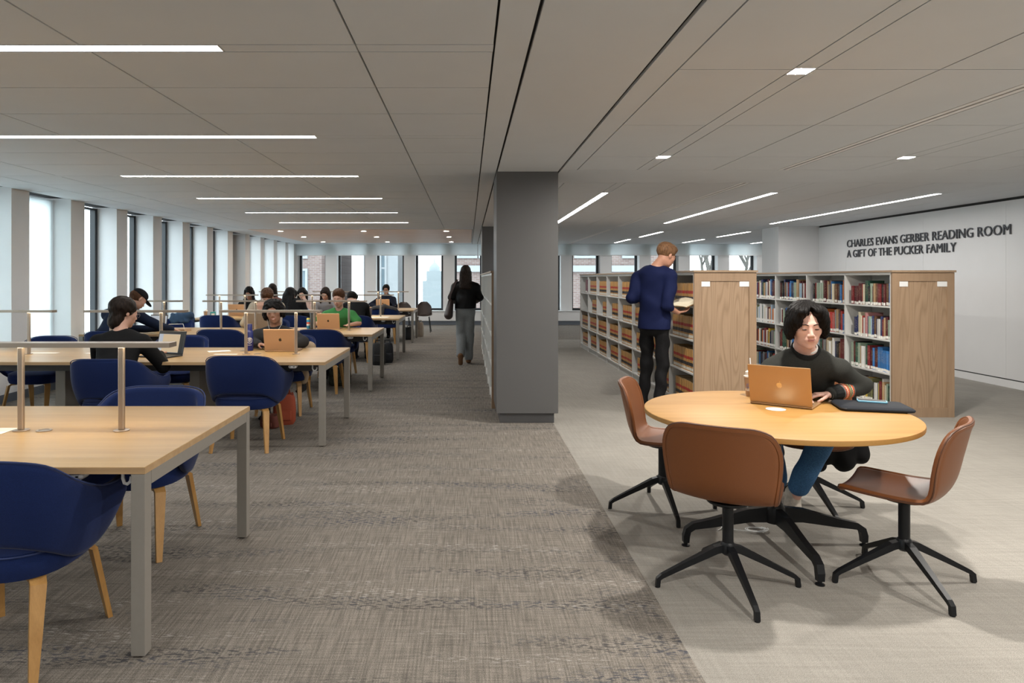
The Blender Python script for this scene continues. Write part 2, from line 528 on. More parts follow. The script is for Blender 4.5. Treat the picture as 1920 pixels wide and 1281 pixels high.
# ceiling lines
names = ['nearest to the camera', 'second', 'third', 'fourth', 'fifth', 'farthest before the timber soffit']
def line_light(x0, x1, y0, y1, label, group):
    t = thing('linear_light', label, 'light', ((x0 + x1) / 2, (y0 + y1) / 2, ZC), 0, group)
    w, h = (x1 - x0) / 2, (y1 - y0) / 2
    e = .006
    m = MB().box(-w, w, -h, h, .012, .02)
    m.box(-w, w, -h, -h + e, -.001, .012); m.box(-w, w, h - e, h, -.001, .012)
    m.box(-w, -w + e, -h + e, h - e, -.001, .012); m.box(w - e, w, -h + e, h - e, -.001, .012)
    m.build('housing', M_TRIM, t)
    MB().add([(-w + e, -h + e, .004), (w - e, -h + e, .004), (w - e, h - e, .004), (-w + e, h - e, .004)], [(0, 3, 2, 1)]).build('diffuser', M_LINE, t)
vis = 0
for y in LY:
    if y < 3: lab = 'long ceiling line over the study tables, %s nearer than the first visible' % ['no row', 'one row', 'two rows', 'three rows'][round((3.24 - y) / 2.03)]
    else:
        lab = f'long white ceiling line across the study tables, {names[vis]}'; vis += 1
    line_light(LX0, LX1, y - .044, y + .044, lab, 'crosswise ceiling lines over the study tables')
for (x, y0, y1), n in zip(SL, ('left', 'middle', 'right')):
    line_light(x - .044, x + .044, y0 + .004, y1 - .004, f'lengthwise ceiling line over the bookcases, {n} of the three long ones', 'lengthwise lines over the bookcases')
for (x, y0, y1), n in zip(FL, ('front left', 'front middle', 'rear left', 'rear middle', 'rear right', 'front right')):
    line_light(x - .042, x + .042, y0 + .004, y1 - .004, f'short ceiling line near the far windows, {n} one', 'short ceiling lines by the far windows')
for i, (X, Y) in enumerate(SQ):
    if X > 6 : continue
    lab = {0: 'bright square downlight nearest above the round table', 1: 'small square downlight ahead of the grey column', 3: 'square downlight near the lettered wall'}.get(i, 'square downlight outside the picture, %s strip, %s' % ('left' if X < 3 else 'right', {3.6: 'level with the round table', 1.05: 'above the viewpoint', -1.5: 'behind the viewpoint'}.get(Y, 'farther on')))
    t = thing('square_downlight', lab, 'light', (X, Y, ZC), 0, 'square downlights')
    m = MB().box(-.056, .056, -.056, .056, .012, .02)
    m.box(-.056, .056, -.056, -.050, -.001, .012); m.box(-.056, .056, .050, .056, -.001, .012)
    m.box(-.056, -.050, -.05, .05, -.001, .012); m.box(.050, .056, -.05, .05, -.001, .012)
    m.build('housing', M_TRIM, t)
    MB().add([(-.05, -.05, .003), (.05, -.05, .003), (.05, .05, .003), (-.05, .05, .003)], [(0, 3, 2, 1)]).build('lens', M_SQ, t)
# slot diffusers
for y0, y1, lab in ((YB, 6.88, 'long black slot air diffuser in the near ceiling'), (7.81, 14.39, 'slot air diffuser above the bookcases'), (15.21, 21.9, 'slot air diffuser by the far windows')):
    t = thing('slot_diffuser', lab, 'air diffuser', (3.125, y0, ZC), 0, 'ceiling slot diffusers')
    m = MB().box(-.05, -.011, 0, y1 - y0, 0, .012).box(.011, .05, 0, y1 - y0, 0, .012)
    m.build('frame', M_TRIM, t)
    MB().box(-.011, .011, 0, y1 - y0, .009, .016).build('slot', M_SLOT, t)

# columns
def column(y0, y1, n):
    m = MB().box(.285, .905, y0, y1, .105, ZC + .01)
    o = struct('column_%d' % n, m, M_COL)
    b = MB().box(.32, .87, y0 + .05, y1 - .05, 0, .105)
    ob = b.build('plinth', M_COLB, o); ob['kind'] = 'structure'
column(6.98, 7.78, 1)
column(14.4, 15.2, 2)

# right wall, with marble panel joints, and the jog at its far end
m = MB(); yj = [YB, -1.6, 0.4, 2.4, 4.4, 6.4, 7.9, 9.35, 11.05, 13.3, YR]
for i in range(len(yj) - 1): m.box(XR, XR + .2, yj[i] + .0015, yj[i + 1] - .0015, .115, ZC - .03)
struct('wall_right', m, M_STONE)
struct('wall_right_reveal', MB().box(XR + .02, XR + .25, YB, YR, 0, ZC + .03), M_GAP)['kind'] = 'structure'
struct('baseboard_right', MB().box(XR - .005, XR + .02, YB, YR, 0, .098), M_WALL)
m = MB().box(6.42, 7.6, YR, 15.15, 0, ZC + .02); struct('wall_jog', m, M_WALL)
struct('baseboard_jog', MB().box(6.415, 7.25, YR - .008, YR, 0, .09), M_WALL)
struct('wall_far_right', MB().box(XE, XE + .2, 14.3, YF + .4, 0, ZC + .03).box(7.55, XE + .2, 14.3, 14.4, 0, ZC + .03), M_WALL)
struct('wall_back', MB().box(XL - .5, XR + .3, YB - .15, YB, 0, ZC + .03), M_WALL)

# left wall: piers with deep bright jambs, dark framed panes between them
SILL = .44
m = MB(); openings = []
m.box(XL - .38, XL, YB, YF + .3, 0, SILL)
y = 8.27 - 1.24 * 10
prev = YB
while y < YF:
    a, b = max(y, YB), min(y + .34, YF + .3)
    if b > YB:
        m.box(XL - .30, XL, a, b, SILL, ZC + .02)
        m.box(XL - .38, XL - .30, a, b, SILL, ZC + .02)
    if y + .34 < YF - .5: openings.append((max(y + .34, YB), min(y + 1.24, YF)))
    y += 1.24
m.box(XL - .30, XL, YF - .24, YF + .3, SILL, ZC + .02)
struct('wall_left', m, M_WALL)
struct('baseboard_left', MB().box(XL, XL + .012, YB, YF - .16, 0, .10), M_BASE)
wn_ = 0
def window(y0, y1, horizontal, fixed):
    """frame and pane; horizontal: along X at Y=fixed, else along Y at X=fixed (outside the jamb)"""
    global wn_
    wn_ += 1
    f = .07; d0, d1 = fixed
    mb = MB()
    def bx(a, b, z0, z1):
        if horizontal: mb.box(a, b, d0, d1, z0, z1)
        else: mb.box(d0, d1, a, b, z0, z1)
    bx(y0, y0 + f, SILL, ZC); bx(y1 - f, y1, SILL, ZC); bx(y0 + f, y1 - f, SILL, SILL + f); bx(y0 + f, y1 - f, ZC - .03, ZC)
    o = struct('window_%d' % wn_, mb, M_FRAME)
    pm = (d0 + d1) / 2; gb = MB()
    if horizontal: gb.add([(y0 + f, pm, SILL + f), (y1 - f, pm, SILL + f), (y1 - f, pm, ZC - .03), (y0 + f, pm, ZC - .03)], [(0, 1, 2, 3)])
    else: gb.add([(pm, y0 + f, SILL + f), (pm, y1 - f, SILL + f), (pm, y1 - f, ZC - .03), (pm, y0 + f, ZC - .03)], [(0, 1, 2, 3)])
    gp = gb.build('glass_pane', M_GLASS, o); gp['kind'] = 'structure'
for a, b in openings: window(a, b, False, (XL - .38, XL - .30))
# lowered shades in the nearest left bays
shi = 0
for a, b in openings:
    if a < 9:
        lab = {8.61: 'white roller shade lowered over the nearest visible left window', 7.37: 'white roller shade lowered at the left edge of the picture'}.get(round(a, 2), 'white roller shade lowered over a left window %s bays before the first visible bay' % ['no', 'one', 'two', 'three', 'four', 'five', 'six', 'seven', 'eight', 'nine', 'ten', 'eleven'][round((8.61 - a) / 1.24)])
        tag(MB().box(XL - .25, XL - .246, a + .01, b - .01, SILL + .02, ZC - .002).build('roller_shade', M_SHADE), lab, 'roller shade', 'lowered roller shades on the left')

# far window wall
m = MB(); prev = XL
ops = [(-5.395 + 1.24 * k_, -5.395 + 1.24 * k_ + .88) for k_ in range(13)]
for a, b in ops:
    if a > prev: m.box(prev, a, YF, YF + .30, SILL, ZC + .02)
    prev = b
m.box(prev, XE, YF, YF + .30, SILL, ZC + .02)
m.box(XL, XE, YF, YF + .38, .0, SILL)
struct('wall_far', m, M_WALL)
struct('trim_2', MB().box(XL + .01, XE - .01, YF - .15, YF, .13, SILL - .012), M_WALL)
struct('trim_3', MB().box(XL + .01, XE - .01, YF - .18, YF - .001, SILL - .012, SILL + .008), M_SILL)
struct('baseboard_far', MB().box(XL + .01, XE - .01, YF - .12, YF, 0, .13), M_BASE)
for a, b in ops: window(a, b, True, (YF + .30, YF + .38))
seg = [-5.43, -1.99, .30, 3.10, 6.8, 10.15]
for i in range(5):
    lab = ['roller shade half lowered on the far wall left of the walking person', 'half lowered roller shade on the far wall above the walking person', 'half lowered roller shade on the far wall just right of the grey column', 'half lowered roller shade behind the reader at the bookcase', 'half lowered roller shade at the far wall, right end'][i]
    t = thing('roller_shade', lab, 'roller shade', (0, 0, 0), 0, 'half lowered roller shades on the far wall')
    MB().box(seg[i] + .008, seg[i + 1] - .008, YF - .075, YF - .072, 2.195, ZC - .002).build('cloth', M_SHADE, t)
    MB().box(seg[i] + .008, seg[i + 1] - .008, YF - .08, YF - .067, 2.18, 2.197).build('hem_bar', M_TRIM, t)

# wall lettering
lt = thing('wall_lettering', 'dark raised two line lettering naming the reading room, on the right wall', 'lettering', (XR - .012, 13.25, 2.06), 0)
def text_mesh(txt):
    cu = bpy.data.curves.new('text', 'FONT'); cu.body = txt; cu.extrude = .006; cu.offset = .0; cu.space_character = 1.02
    cu.resolution_u = 3
    o = bpy.data.objects.new('text', cu); col.objects.link(o)
    bpy.context.view_layer.update()
    me = bpy.data.meshes.new_from_object(o.evaluated_get(bpy.context.evaluated_depsgraph_get()))
    bpy.data.objects.remove(o)
    co = np.empty(len(me.vertices) * 3); me.vertices.foreach_get('co', co)
    return me, co.reshape(-1, 3)
def text_line(txt, y_start, y_end, z, cap):
    me, co = text_mesh(txt)
    x0, w, H = co[:, 0].min(), co[:, 0].max() - co[:, 0].min(), np.percentile(co[:, 1], 99)
    words = txt.split()
    for k in range(len(words)):
        mw, cw = text_mesh(' '.join(words[:k + 1]))
        right = cw[:, 0].max()
        me, co = text_mesh(words[k])
        co[:, 0] += right - co[:, 0].max() - x0
        out = np.zeros_like(co)
        out[:, 1] = -(co[:, 0] / w * (y_start - y_end)) + (y_start - 13.25)
        out[:, 2] = co[:, 1] / H * cap + (z - 2.06)
        out[:, 0] = co[:, 2]
        me.vertices.foreach_set('co', out.ravel()); me.materials.append(M_DARKTXT); me.update()
        mo = bpy.data.objects.new('word', me); col.objects.link(mo); mo.parent = lt
text_line('CHARLES EVANS GERBER READING ROOM', 13.25, 9.25, 2.055, .138)
text_line('A GIFT OF THE PUCKER FAMILY', 13.25, 10.29, 1.862, .138)

# ------------------------------------------------------------------ outside
M_BRICK = None
def brick():
    m, nt, p = newmat('weathered brick')
    b = nt.nodes.new('ShaderNodeTexBrick')
    mp = coords(nt, (1, 1, 1), rot=(R(90), 0, 0))
    L(nt, mp, b.inputs['Vector'])
    b.inputs['Color1'].default_value = (.15, .095, .085, 1); b.inputs['Color2'].default_value = (.19, .135, .12, 1); b.inputs['Mortar'].default_value = (.24, .23, .22, 1)
    b.inputs['Scale'].default_value = 3.2; b.inputs['Mortar Size'].default_value = .02; b.inputs['Brick Width'].default_value = .7; b.inputs['Row Height'].default_value = .26
    L(nt, b.outputs[0], p.inputs['Base Color']); p.inputs['Roughness'].default_value = .9
    return m
M_BRICK = brick()
M_LIME = mat('pale limestone', (.28, .29, .30), .9, nscale=2, namp=.05)
M_BLUEG = mat('blue grey facade glass', (.09, .125, .15), .3, nscale=1.5, namp=.15)
M_GROUND = mat('street paving', (.30, .31, .32), .9, nscale=1, namp=.1)
M_BARK = mat('bare tree bark', (.10, .09, .08), .9, nscale=20, namp=.3)
tag(MB().box(-60, 80, 22.6, 140, -7.2, -7).build('ground_outside', M_GROUND), kind='structure')
tag(MB().box(-60, -6.3, -20, 22.6, -7.2, -7).build('ground_beside', M_GROUND), kind='structure')
M_HAZE = mat('hazed far stone', (.235, .26, .27), .9)  # distance haze is put into this flat pale colour
def building(name, label, x0, x1, y, z1, wins, mt, depth=8, band=None):
    t = thing(name, label, 'building', ((x0 + x1) / 2, y, -7))
    cx = (x0 + x1) / 2
    MB().box(x0 - cx, x1 - cx, 0, depth, 0, z1 + 7).build('wall', mt, t)
    if band is not None: MB().box(x0 - cx, x1 - cx, -.12, 0, band + 7, band + 7.28).build('stone_band', M_LIME, t)
    for wx, wz, ww, wh in wins:
        f = MB(); a, b, c, d = wx - cx - ww / 2, wx - cx + ww / 2, wz + 7, wz + 7 + wh; e = .1
        f.box(a, b, -.1, 0, c, c + e).box(a, b, -.1, 0, d - e, d).box(a, a + e, -.1, 0, c + e, d - e).box(b - e, b, -.1, 0, c + e, d - e).box(a + e, b - e, -.08, 0, (c + d) / 2 - .04, (c + d) / 2 + .04)
        fo = f.build('window', M_LIME, t)
        MB().box(a + e, b - e, -.03, -.005, c + e, d - e).build('pane', M_BLUEG, fo)
building('brick_building', 'brick building with white sash windows beyond the far left window', -9.5, -6.55, 31, 9, [(-7.45, -.2, .55, 2.1), (-7.45, 2.35, .55, 1.6), (-8.9, -.2, .55, 2.1)], M_BRICK)
building('glass_building', 'blue grey flat block seen through the second far window', -6.6, -4.2, 44, 6, [], M_BLUEG)
building('stone_building', 'pale stone block seen through the third far window', -4.9, -3.35, 33, 6, [(-4.05, .2, .35, 3.5)], M_LIME)
building('domed_building', 'pale hazy building with a stepped top far beyond the fourth window', -4.6, -2.4, 70, 1.2, [], M_HAZE)
o_ = bpy.data.objects['domed_building']
MB().box(-.75, .75, .5, 4, 8.2, 9.2).build('upper_storey', M_HAZE, o_)
MB().lathe([(.6, 0), (.55, .4), (.3, .75), (.06, .95), (.04, 1.4)], (0, 2, 9.2), 20).build('dome', M_HAZE, o_, True)
building('brick_hall', 'long brick building with pale stone band seen through the windows right of the walker', -.55, 8.4, 30.5, 8, [(1.0, 2.35, 1.1, 1.6), (5.2, 2.35, 1.1, 1.6), (7.3, 2.35, 1.1, 1.6), (-.05, 2.35, .9, 1.6)], M_BRICK, band=1.75)
def bare_tree(x, y, label, seed):
    rnd = random.Random(seed)
    m = MB()
    def br(p, d, ln, r, k):
        q = p + d * ln
        m.tube([p, p + d * ln * .5 + Vector((rnd.uniform(-.04, .04), rnd.uniform(-.04, .04), 0)) * ln, q], [r, r * .85, r * .65], 5)
        if k == 0: return
        for _ in range(3 if k > 1 else 4):
            nd = (d + Vector((rnd.uniform(-.75, .75), rnd.uniform(-.75, .75), rnd.uniform(-.1, .6)))).normalized()
            br(q - d * ln * rnd.uniform(0, .3), nd, ln * rnd.uniform(.6, .8), r * .6, k - 1)
    t = thing('bare_tree', label, 'tree', (x, y, -7), 0, 'bare trees outside the far windows')
    br(Vector((0, 0, 0)), Vector((0, 0, 1)), 7.2, .16, 0)
    br(Vector((0, 0, 7.2)), Vector((.05, 0, 1)).normalized(), 1.3, .11, 5)
    m.build('branches', M_BARK, t)
bare_tree(8.9, 26.5, 'bare tree outside the window left of the white wall corner', 3)
bare_tree(10.6, 26.8, 'bare tree outside beyond the tall wooden bookcase end', 5)
# ------------------------------------------------------------------ study tables
TX1 = -1.245; TL = 3.80; TW = 1.28; TH = .737
TY = [3.31, 6.66, 9.62, 13.1, 16.4]
def make_table():
    t = thing('study_table', 'x', 'table', (0, 0, 0), 0, 'long study tables')
    w, d = TL / 2, TW / 2
    MB().box(-w, w, -d, d, TH - .026, TH, bev=.002).build('tabletop', [M_TABLE], t)
    MB().box(-w - .0008, w + .0008, -d - .0008, d + .0008, TH - .0262, TH - .003).build('edge_band', M_TEDGE, t)
    for sx in (-1, 1):
        MB().box(min(sx * w, sx * (w - .055)), max(sx * w, sx * (w - .055)), -d + .056, d - .056, TH - .078, TH - .0265).build('end_rail', M_LEGM, t)
        for sy in (-1, 1):
            MB().box(min(sx * w, sx * (w - .055)), max(sx * w, sx * (w - .055)), min(sy * d, sy * (d - .055)), max(sy * d, sy * (d - .055)), .008, TH - .0265, bev=.002).build('leg', M_LEGM, t)
            MB().lathe([(.012, 0), (.014, .009)], (sx * (w - .027), sy * (d - .027), 0), 12).build('glide', M_BLACKM, t)
    m = MB().box(-w + .1, w - .1, -.28, .28, TH - .125, TH - .118)
    m.box(-w + .1, w - .1, -.28, -.274, TH - .118, TH - .05).box(-w + .1, w - .1, .274, .28, TH - .118, TH - .05)
    m.build('cable_tray', M_TRAY, t)
    for yy in (-.30, .30): MB().box(-w + .06, w - .06, yy - .02, yy + .02, TH - .05, TH - .027).build('beam', M_LEGM, t)
    for px in (-.62, .62): MB().box(px - .045, px + .045, -.26, .26, .0, TH - .128).build('pedestal', M_LEGM, t)
    for px in (1.12, -.19, -1.5):
        MB().lathe([(.035, 0), (.035, .004), (.024, .004), (.024, .002)], (px, 0, TH), 20).build('grommet', M_LAMP, t, True)
    for px in (1.645, .2):
        o = MB().box(px - .07, px + .0, -d + .02, -d + .09, TH - .058, TH - .0275, bev=.01).build('power_outlet', M_WHITEP, t)
        MB().box(px - .058, px - .048, -d + .0185, -d + .0205, TH - .046, TH - .040).build('socket_slot', M_BLACKM, o)
        MB().box(px - .024, px - .014, -d + .0185, -d + .0205, TH - .046, TH - .040).build('socket_slot', M_BLACKM, o)
    hk = MB().tube([(1.775, -d + .08, TH - .03), (1.775, -d + .08, TH - .066), (1.785, -d + .072, TH - .082), (1.80, -d + .066, TH - .084), (1.815, -d + .06, TH - .072), (1.82, -d + .058, TH - .052)], .0065, 8)
    hk.box(1.735, 1.81, -d + .07, -d + .14, TH - .033, TH - .0275)
    hk.build('bag_hook', M_WHITEP, t, True)
    return t
def make_lamp():
    t = thing('desk_lamp_bar', 'x', 'desk lamp', (0, 0, 0), 0, 'metal bar lamps on the study tables')
    for px in (-.24, .24):
        MB().box(px - .014, px + .014, -.010, .010, .004, .400, bev=.004).build('post', M_LAMP, t)
        MB().lathe([(.036, 0), (.036, .004), (.03, .006)], (px, 0, 0), 20).build('base_disc', M_LAMP, t, True)
    MB().box(-.485, .485, -.042, .042, .411, .422).box(-.485, .485, -.042, -.034, .400, .411).box(-.485, .485, .034, .042, .400, .411).box(-.485, -.46, -.034, .034, .400, .411).box(.46, .485, -.034, .034, .400, .411).build('bar', M_LAMP, t)
    MB().box(-.45, .45, -.020, .020, .4085, .4105).build('light_strip', M_DESK, t)
    return t
tnames = ['nearest long study table, at the lower left', 'second study table, with the blue bottle and the smiling reader', 'third study table, with the reader in green', 'fourth study table, with the folded papers and dark cup', 'farthest study table, before the far windows']
lnames = ['right end', 'middle', 'left end']
tb = make_table(); lp = make_lamp()
ords = ['nearest', 'second', 'third', 'fourth', 'farthest']
lu = False
for i, y in enumerate(TY):
    place(tb, i > 0, (TX1 - TL / 2, y, 0), 0, tnames[i])
    for j, lx in enumerate((-1.895, -3.19, -4.46)):
        place(lp, lu, (lx, y, TH + .0005), 0, f'bar lamp on two posts at the {lnames[j]} of the {ords[i]} study table'); lu = True

# ------------------------------------------------------------------ blue armchairs
def make_blue_chair():
    """faces +Y; origin on the floor"""
    t = thing('upholstered_armchair', 'x', 'chair', (0, 0, 0), 0, 'navy armchairs at the study tables')
    S = [0, .22, .42, .58, .74, .88, 1.0]
    X = [0, .165, .262, .305, .325, .335, .330]
    Y = [-.295, -.283, -.225, -.11, .02, .13, .205]
    ZT = [.82, .817, .785, .70, .642, .628, .640]
    ZB = [.495, .492, .455, .395, .40, .47, .560]
    def pt(u, v):
        s = (u * 2 - 1); a = abs(s); sg = 1 if s >= 0 else -1
        x, y = spline(S, X, a) * sg, spline(S, Y, a)
        zt, zb = spline(S, ZT, a), spline(S, ZB, a)
        z = zb + (zt - zb) * v
        k = 1 - .16 * ((.80 - z) / .4) ** 1.2 if z < .8 else 1
        bulge = .018 * math.sin(PI * v)
        y2 = y + (0.05 * (1 - v) if a < .5 else 0.05 * (1 - v) * max(0, (1 - a) / .5))
        return (x * k + sg * bulge * min(1, a * 2), y2 - bulge * (1 - a), z)
    m = MB().grid(pt, 40, 10)
    sh = m.build('backrest', M_BLUE, t, True)
    bake(sh, [('SOLIDIFY', dict(thickness=.048, offset=0)), ('SUBSURF', dict(levels=1, render_levels=1))])
    sh.data.polygons.foreach_set('use_smooth', [True] * len(sh.data.polygons))
    # piping along the top rim
    pts = []
    for i in range(41):
        p = Vector(pt(i / 40, 1.0)); q = Vector(pt(i / 40, .93)); n = Vector((p.x, p.y - .0, 0)).normalized()
        pts.append(p + n * .0225 + Vector((0, 0, .0)))
    MB().tube(pts, .0035, 6).build('piping', M_BLUEPIP, sh, True)
    # seat
    def se(a, e=.75):
        c, s_ = math.cos(a), math.sin(a)
        return (abs(c) ** e) * (1 if c >= 0 else -1), (abs(s_) ** e) * (1 if s_ >= 0 else -1)
    m = MB(); n = 32; prof = [(.0, .355), (.85, .352), (.96, .362), (1.0, .395), (1.0, .425), (.965, .458), (.85, .474), (.5, .482), (0, .484)]
    vs = []; fs = []
    for r, z in prof:
        for i in range(n):
            cx, cy = se(2 * PI * i / n)
            vs.append((cx * .262 * max(r, .001), cy * .255 * max(r, .001) + .0, z))
    for k_ in range(len(prof) - 1):
        for i in range(n):
            j = (i + 1) % n
            fs.append((k_ * n + i, k_ * n + j, (k_ + 1) * n + j, (k_ + 1) * n + i))
    m.add(vs, fs)
    st = m.build('seat', M_BLUE, t, True)
    pp = [(se(2 * PI * i / 32)[0] * .259, se(2 * PI * i / 32)[1] * .252, .452) for i in range(33)]
    MB().tube(pp, .0035, 6).build('piping', M_BLUEPIP, st, True)
    for sx in (-1, 1):
        for sy in (-1, 1):
            tp = Vector((sx * .19, sy * .165, .350)); kn = Vector((sx * .205, sy * .185, .335)); ft = Vector((sx * .235, sy * (.265), 0))
            pts = [tp + Vector((-sx * .03, -sy * .03, 0)), tp, kn, kn.lerp(ft, .5), ft]
            MB().tube(pts, 0, flat=[(.055, .018), (.056, .020), (.054, .022), (.043, .021), (.028, .019)]).build('leg', M_CLEG, t)
    return t
bc = make_blue_chair()
BLUE = [  # x, y, facing (degrees from +Y, anticlockwise), label
    (-1.79, 2.74, 0, 'navy armchair cut off by the lower left corner of the picture'),
    (-1.83, 3.84, 180, 'navy armchair on the far side of the nearest table'),
    (-1.92, 6.06, 0, 'empty navy armchair at the near side of the second table, right end'),
    (-2.93, 5.83, 0, 'navy armchair under the reader in the black sweater'),
    (-2.02, 7.62, 180, 'navy armchair under the smiling reader'),
    (-3.20, 7.55, 180, 'navy armchair on the far side of the second table, behind the black laptop'),
    (-4.62, 7.46, 180, 'navy armchair at the far side of the second table, left end'),
    (-1.90, 9.02, 0, 'empty navy armchair at the near side of the third table, right end'),
    (-3.17, 9.05, 0, 'empty navy armchair at the near side of the third table, middle'),
    (-4.42, 8.72, 0, 'navy armchair under the reader in the cap'),
    (-1.97, 10.45, 180, 'navy armchair under the reader in green'),
    (-3.08, 10.60, 180, 'navy armchair under the curly haired reader'),
    (-4.62, 10.75, 180, 'navy armchair with a denim jacket over its back'),
    (-4.42, 12.38, 0, 'empty navy armchair at the near side of the fourth table, left end'),
    (-3.05, 12.25, 0, 'navy armchair under the reader with long black hair'),
    (-1.97, 12.25, 0, 'navy armchair under the stooping reader in black'),
    (-2.66, 14.10, 180, 'navy armchair under the reader in the grey shirt'),
    (-3.40, 14.25, 180, 'navy armchair under the reader resting her face on a hand'),
    (-4.55, 14.10, 180, 'navy armchair under the reader in black with wavy hair'),
    (-1.87, 15.72, 0, 'navy armchair at the farthest table with a grey jacket over it'),
    (-4.35, 15.50, 0, 'navy armchair under the brown haired reader at the farthest table'),
    (-2.06, 17.30, 180, 'navy armchair under the reader in the navy tracksuit'),
]
for i, (x, y, a, lab) in enumerate(BLUE): place(bc, i > 0, (x, y, 0), R(a), lab)

# two small shell chairs by the far windows
for x, y, lab in ((-1.75, 18.6, 'small dark shell chair by the far windows, left of two'), (-1.22, 18.9, 'small dark shell chair by the far windows, right of two')):
    t = thing('shell_chair', lab, 'chair', (x, y, 0), 0, 'dark shell chairs by the far windows')
    def sp(u, v):
        s = u * 2 - 1; yy = spline([0, .35, .5, .7, 1], [-.22, .06, .17, .21, .25], v); zz = spline([0, .35, .5, .7, 1], [.45, .43, .46, .60, .82], v)
        w = spline([0, .3, .6, .85, 1], [.18, .22, .22, .19, .08], v)
        return (s * w, yy - (.05 * s * s if v > .5 else 0), zz + (.03 * s * s if v < .5 else 0))
    o = MB().grid(sp, 10, 14).build('shell', mat('dark brown shell' + lab[-4:], (.045, .03, .025), .4), t, True)
    bake(o, [('SOLIDIFY', dict(thickness=.012, offset=0))])
    for sx in (-1, 1):
        for sy in (-1, 1): MB().tube([(sx * .15, sy * .13, .42), (sx * .2, sy * .2, 0)], .01, 6).build('leg', M_BLACKM, t)

# ------------------------------------------------------------------ leather swivel chairs
def make_leather_chair():
    """faces +Y"""
    t = thing('leather_swivel_chair', 'x', 'chair', (0, 0, 0), 0, 'tan leather chairs at the round table')
    V = [0, .10, .25, .42, .52, .62, .78, .92, 1.0]
    PY = [.235, .225, .12, -.04, -.135, -.19, -.225, -.250, -.262]
    PZ = [.432, .445, .438, .432, .450, .520, .655, .765, .800]
    W = [.150, .195, .225, .238, .243, .250, .248, .225, .165]
    W = [.200, .205, .214, .220, .224, .236, .250, .245, .237]
    def sp(u, v):
        s = u * 2 - 1
        v = .5 - .5 * math.cos(PI * v) * (1 - .25 * math.sin(PI * v) ** 2)      # finer rows at both ends
        v = min(max(v, 0), 1)
        y, z, w = spline(V, PY, v), spline(V, PZ, v), spline(V, W, v)
        t_ = max(0, (v - .80) / .20); w *= 1 - .46 * (1 - math.sqrt(max(0, 1 - t_ * t_)))
        t_ = max(0, (.13 - v) / .13); w *= 1 - .40 * (1 - math.sqrt(max(0, 1 - t_ * t_)))
        c2 = (s * w / .25) ** 2
        back = min(1, max(0, (v - .40) / .3)); back = back * back * (3 - 2 * back)
        return (s * w, y + c2 * .060 * back, z + c2 * .030 * (1 - back))
    o = MB().grid(sp, 18, 40).build('shell', [M_LEATHER], t, True)
    bake(o, [('SOLIDIFY', dict(thickness=.024, offset=0)), ('SUBSURF', dict(levels=1, render_levels=1))])
    o.data.polygons.foreach_set('use_smooth', [True] * len(o.data.polygons))
    rim = [sp(i / 20, 0) for i in range(21)] + [sp(1, i / 30) for i in range(1, 31)] + [sp(1 - i / 20, 1) for i in range(1, 21)] + [sp(0, 1 - i / 30) for i in range(1, 31)]
    rim = [Vector(p) for p in rim]
    m = MB().tube(rim, .0135, 6); m.build('welt', M_LEATHER, o, True)
    cen = Vector((0, -.02, .52))
    rim2 = [p + (p - cen).normalized() * .0105 for p in rim]
    MB().tube(rim2, .0045, 5).build('seam', M_LEATHER2, o, True)
    MB().lathe([(.09, .400), (.10, .408), (.10, .416), (.07, .420)], (0, .0, 0), 20).build('seat_plate', M_BLACKM, t, True)
    MB().lathe([(.0255, .18), (.0255, .404)], (0, 0, 0), 20).build('post', M_BLACKM, t, True)
    MB().lathe([(.022, .155), (.034, .165), (.034, .205), (.027, .215)], (0, 0, 0), 20).build('hub', M_BLACKM, t, True)
    return t
def add_star(t, base_rot):
    for k_ in range(4):
        a = base_rot + k_ * PI / 2
        d = Vector((math.cos(a), math.sin(a), 0))
        pts = [d * .015 + Vector((0, 0, .19)), d * .06 + Vector((0, 0, .178)), d * .20 + Vector((0, 0, .110)), d * .312 + Vector((0, 0, .054)), d * .330 + Vector((0, 0, .040)), d * .334 + Vector((0, 0, .004))]
        MB().tube(pts, 0, flat=[(.032, .034), (.034, .034), (.026, .026), (.022, .020), (.022, .020), (.022, .020)]).build('leg', M_BLACKM, t)
        MB().lathe([(.012, 0), (.012, .005)], (d.x * .334, d.y * .334, 0), 10).build('glide', M_BLACKM, t)
def face_rot(dx, dy): return math.atan2(-dx, dy)
LEA = [(1.232, 3.29, (.52, .85), 'tan leather swivel chair in front with its back to the viewer'),
       (2.10, 3.34, (-.75, .66), 'tan leather swivel chair at the right, seen from the side'),
       (1.235, 4.41, (.93, -.36), 'tan leather swivel chair at the left behind the round table'),
       (2.18, 4.42, (-.35, -.94), 'tan leather swivel chair under the reader at the round table')]
for x, y, d, lab in LEA:
    t = make_leather_chair(); t.location = (x, y, 0); rz = face_rot(*d); t.rotation_euler.z = rz; t['label'] = lab
    add_star(t, -rz)

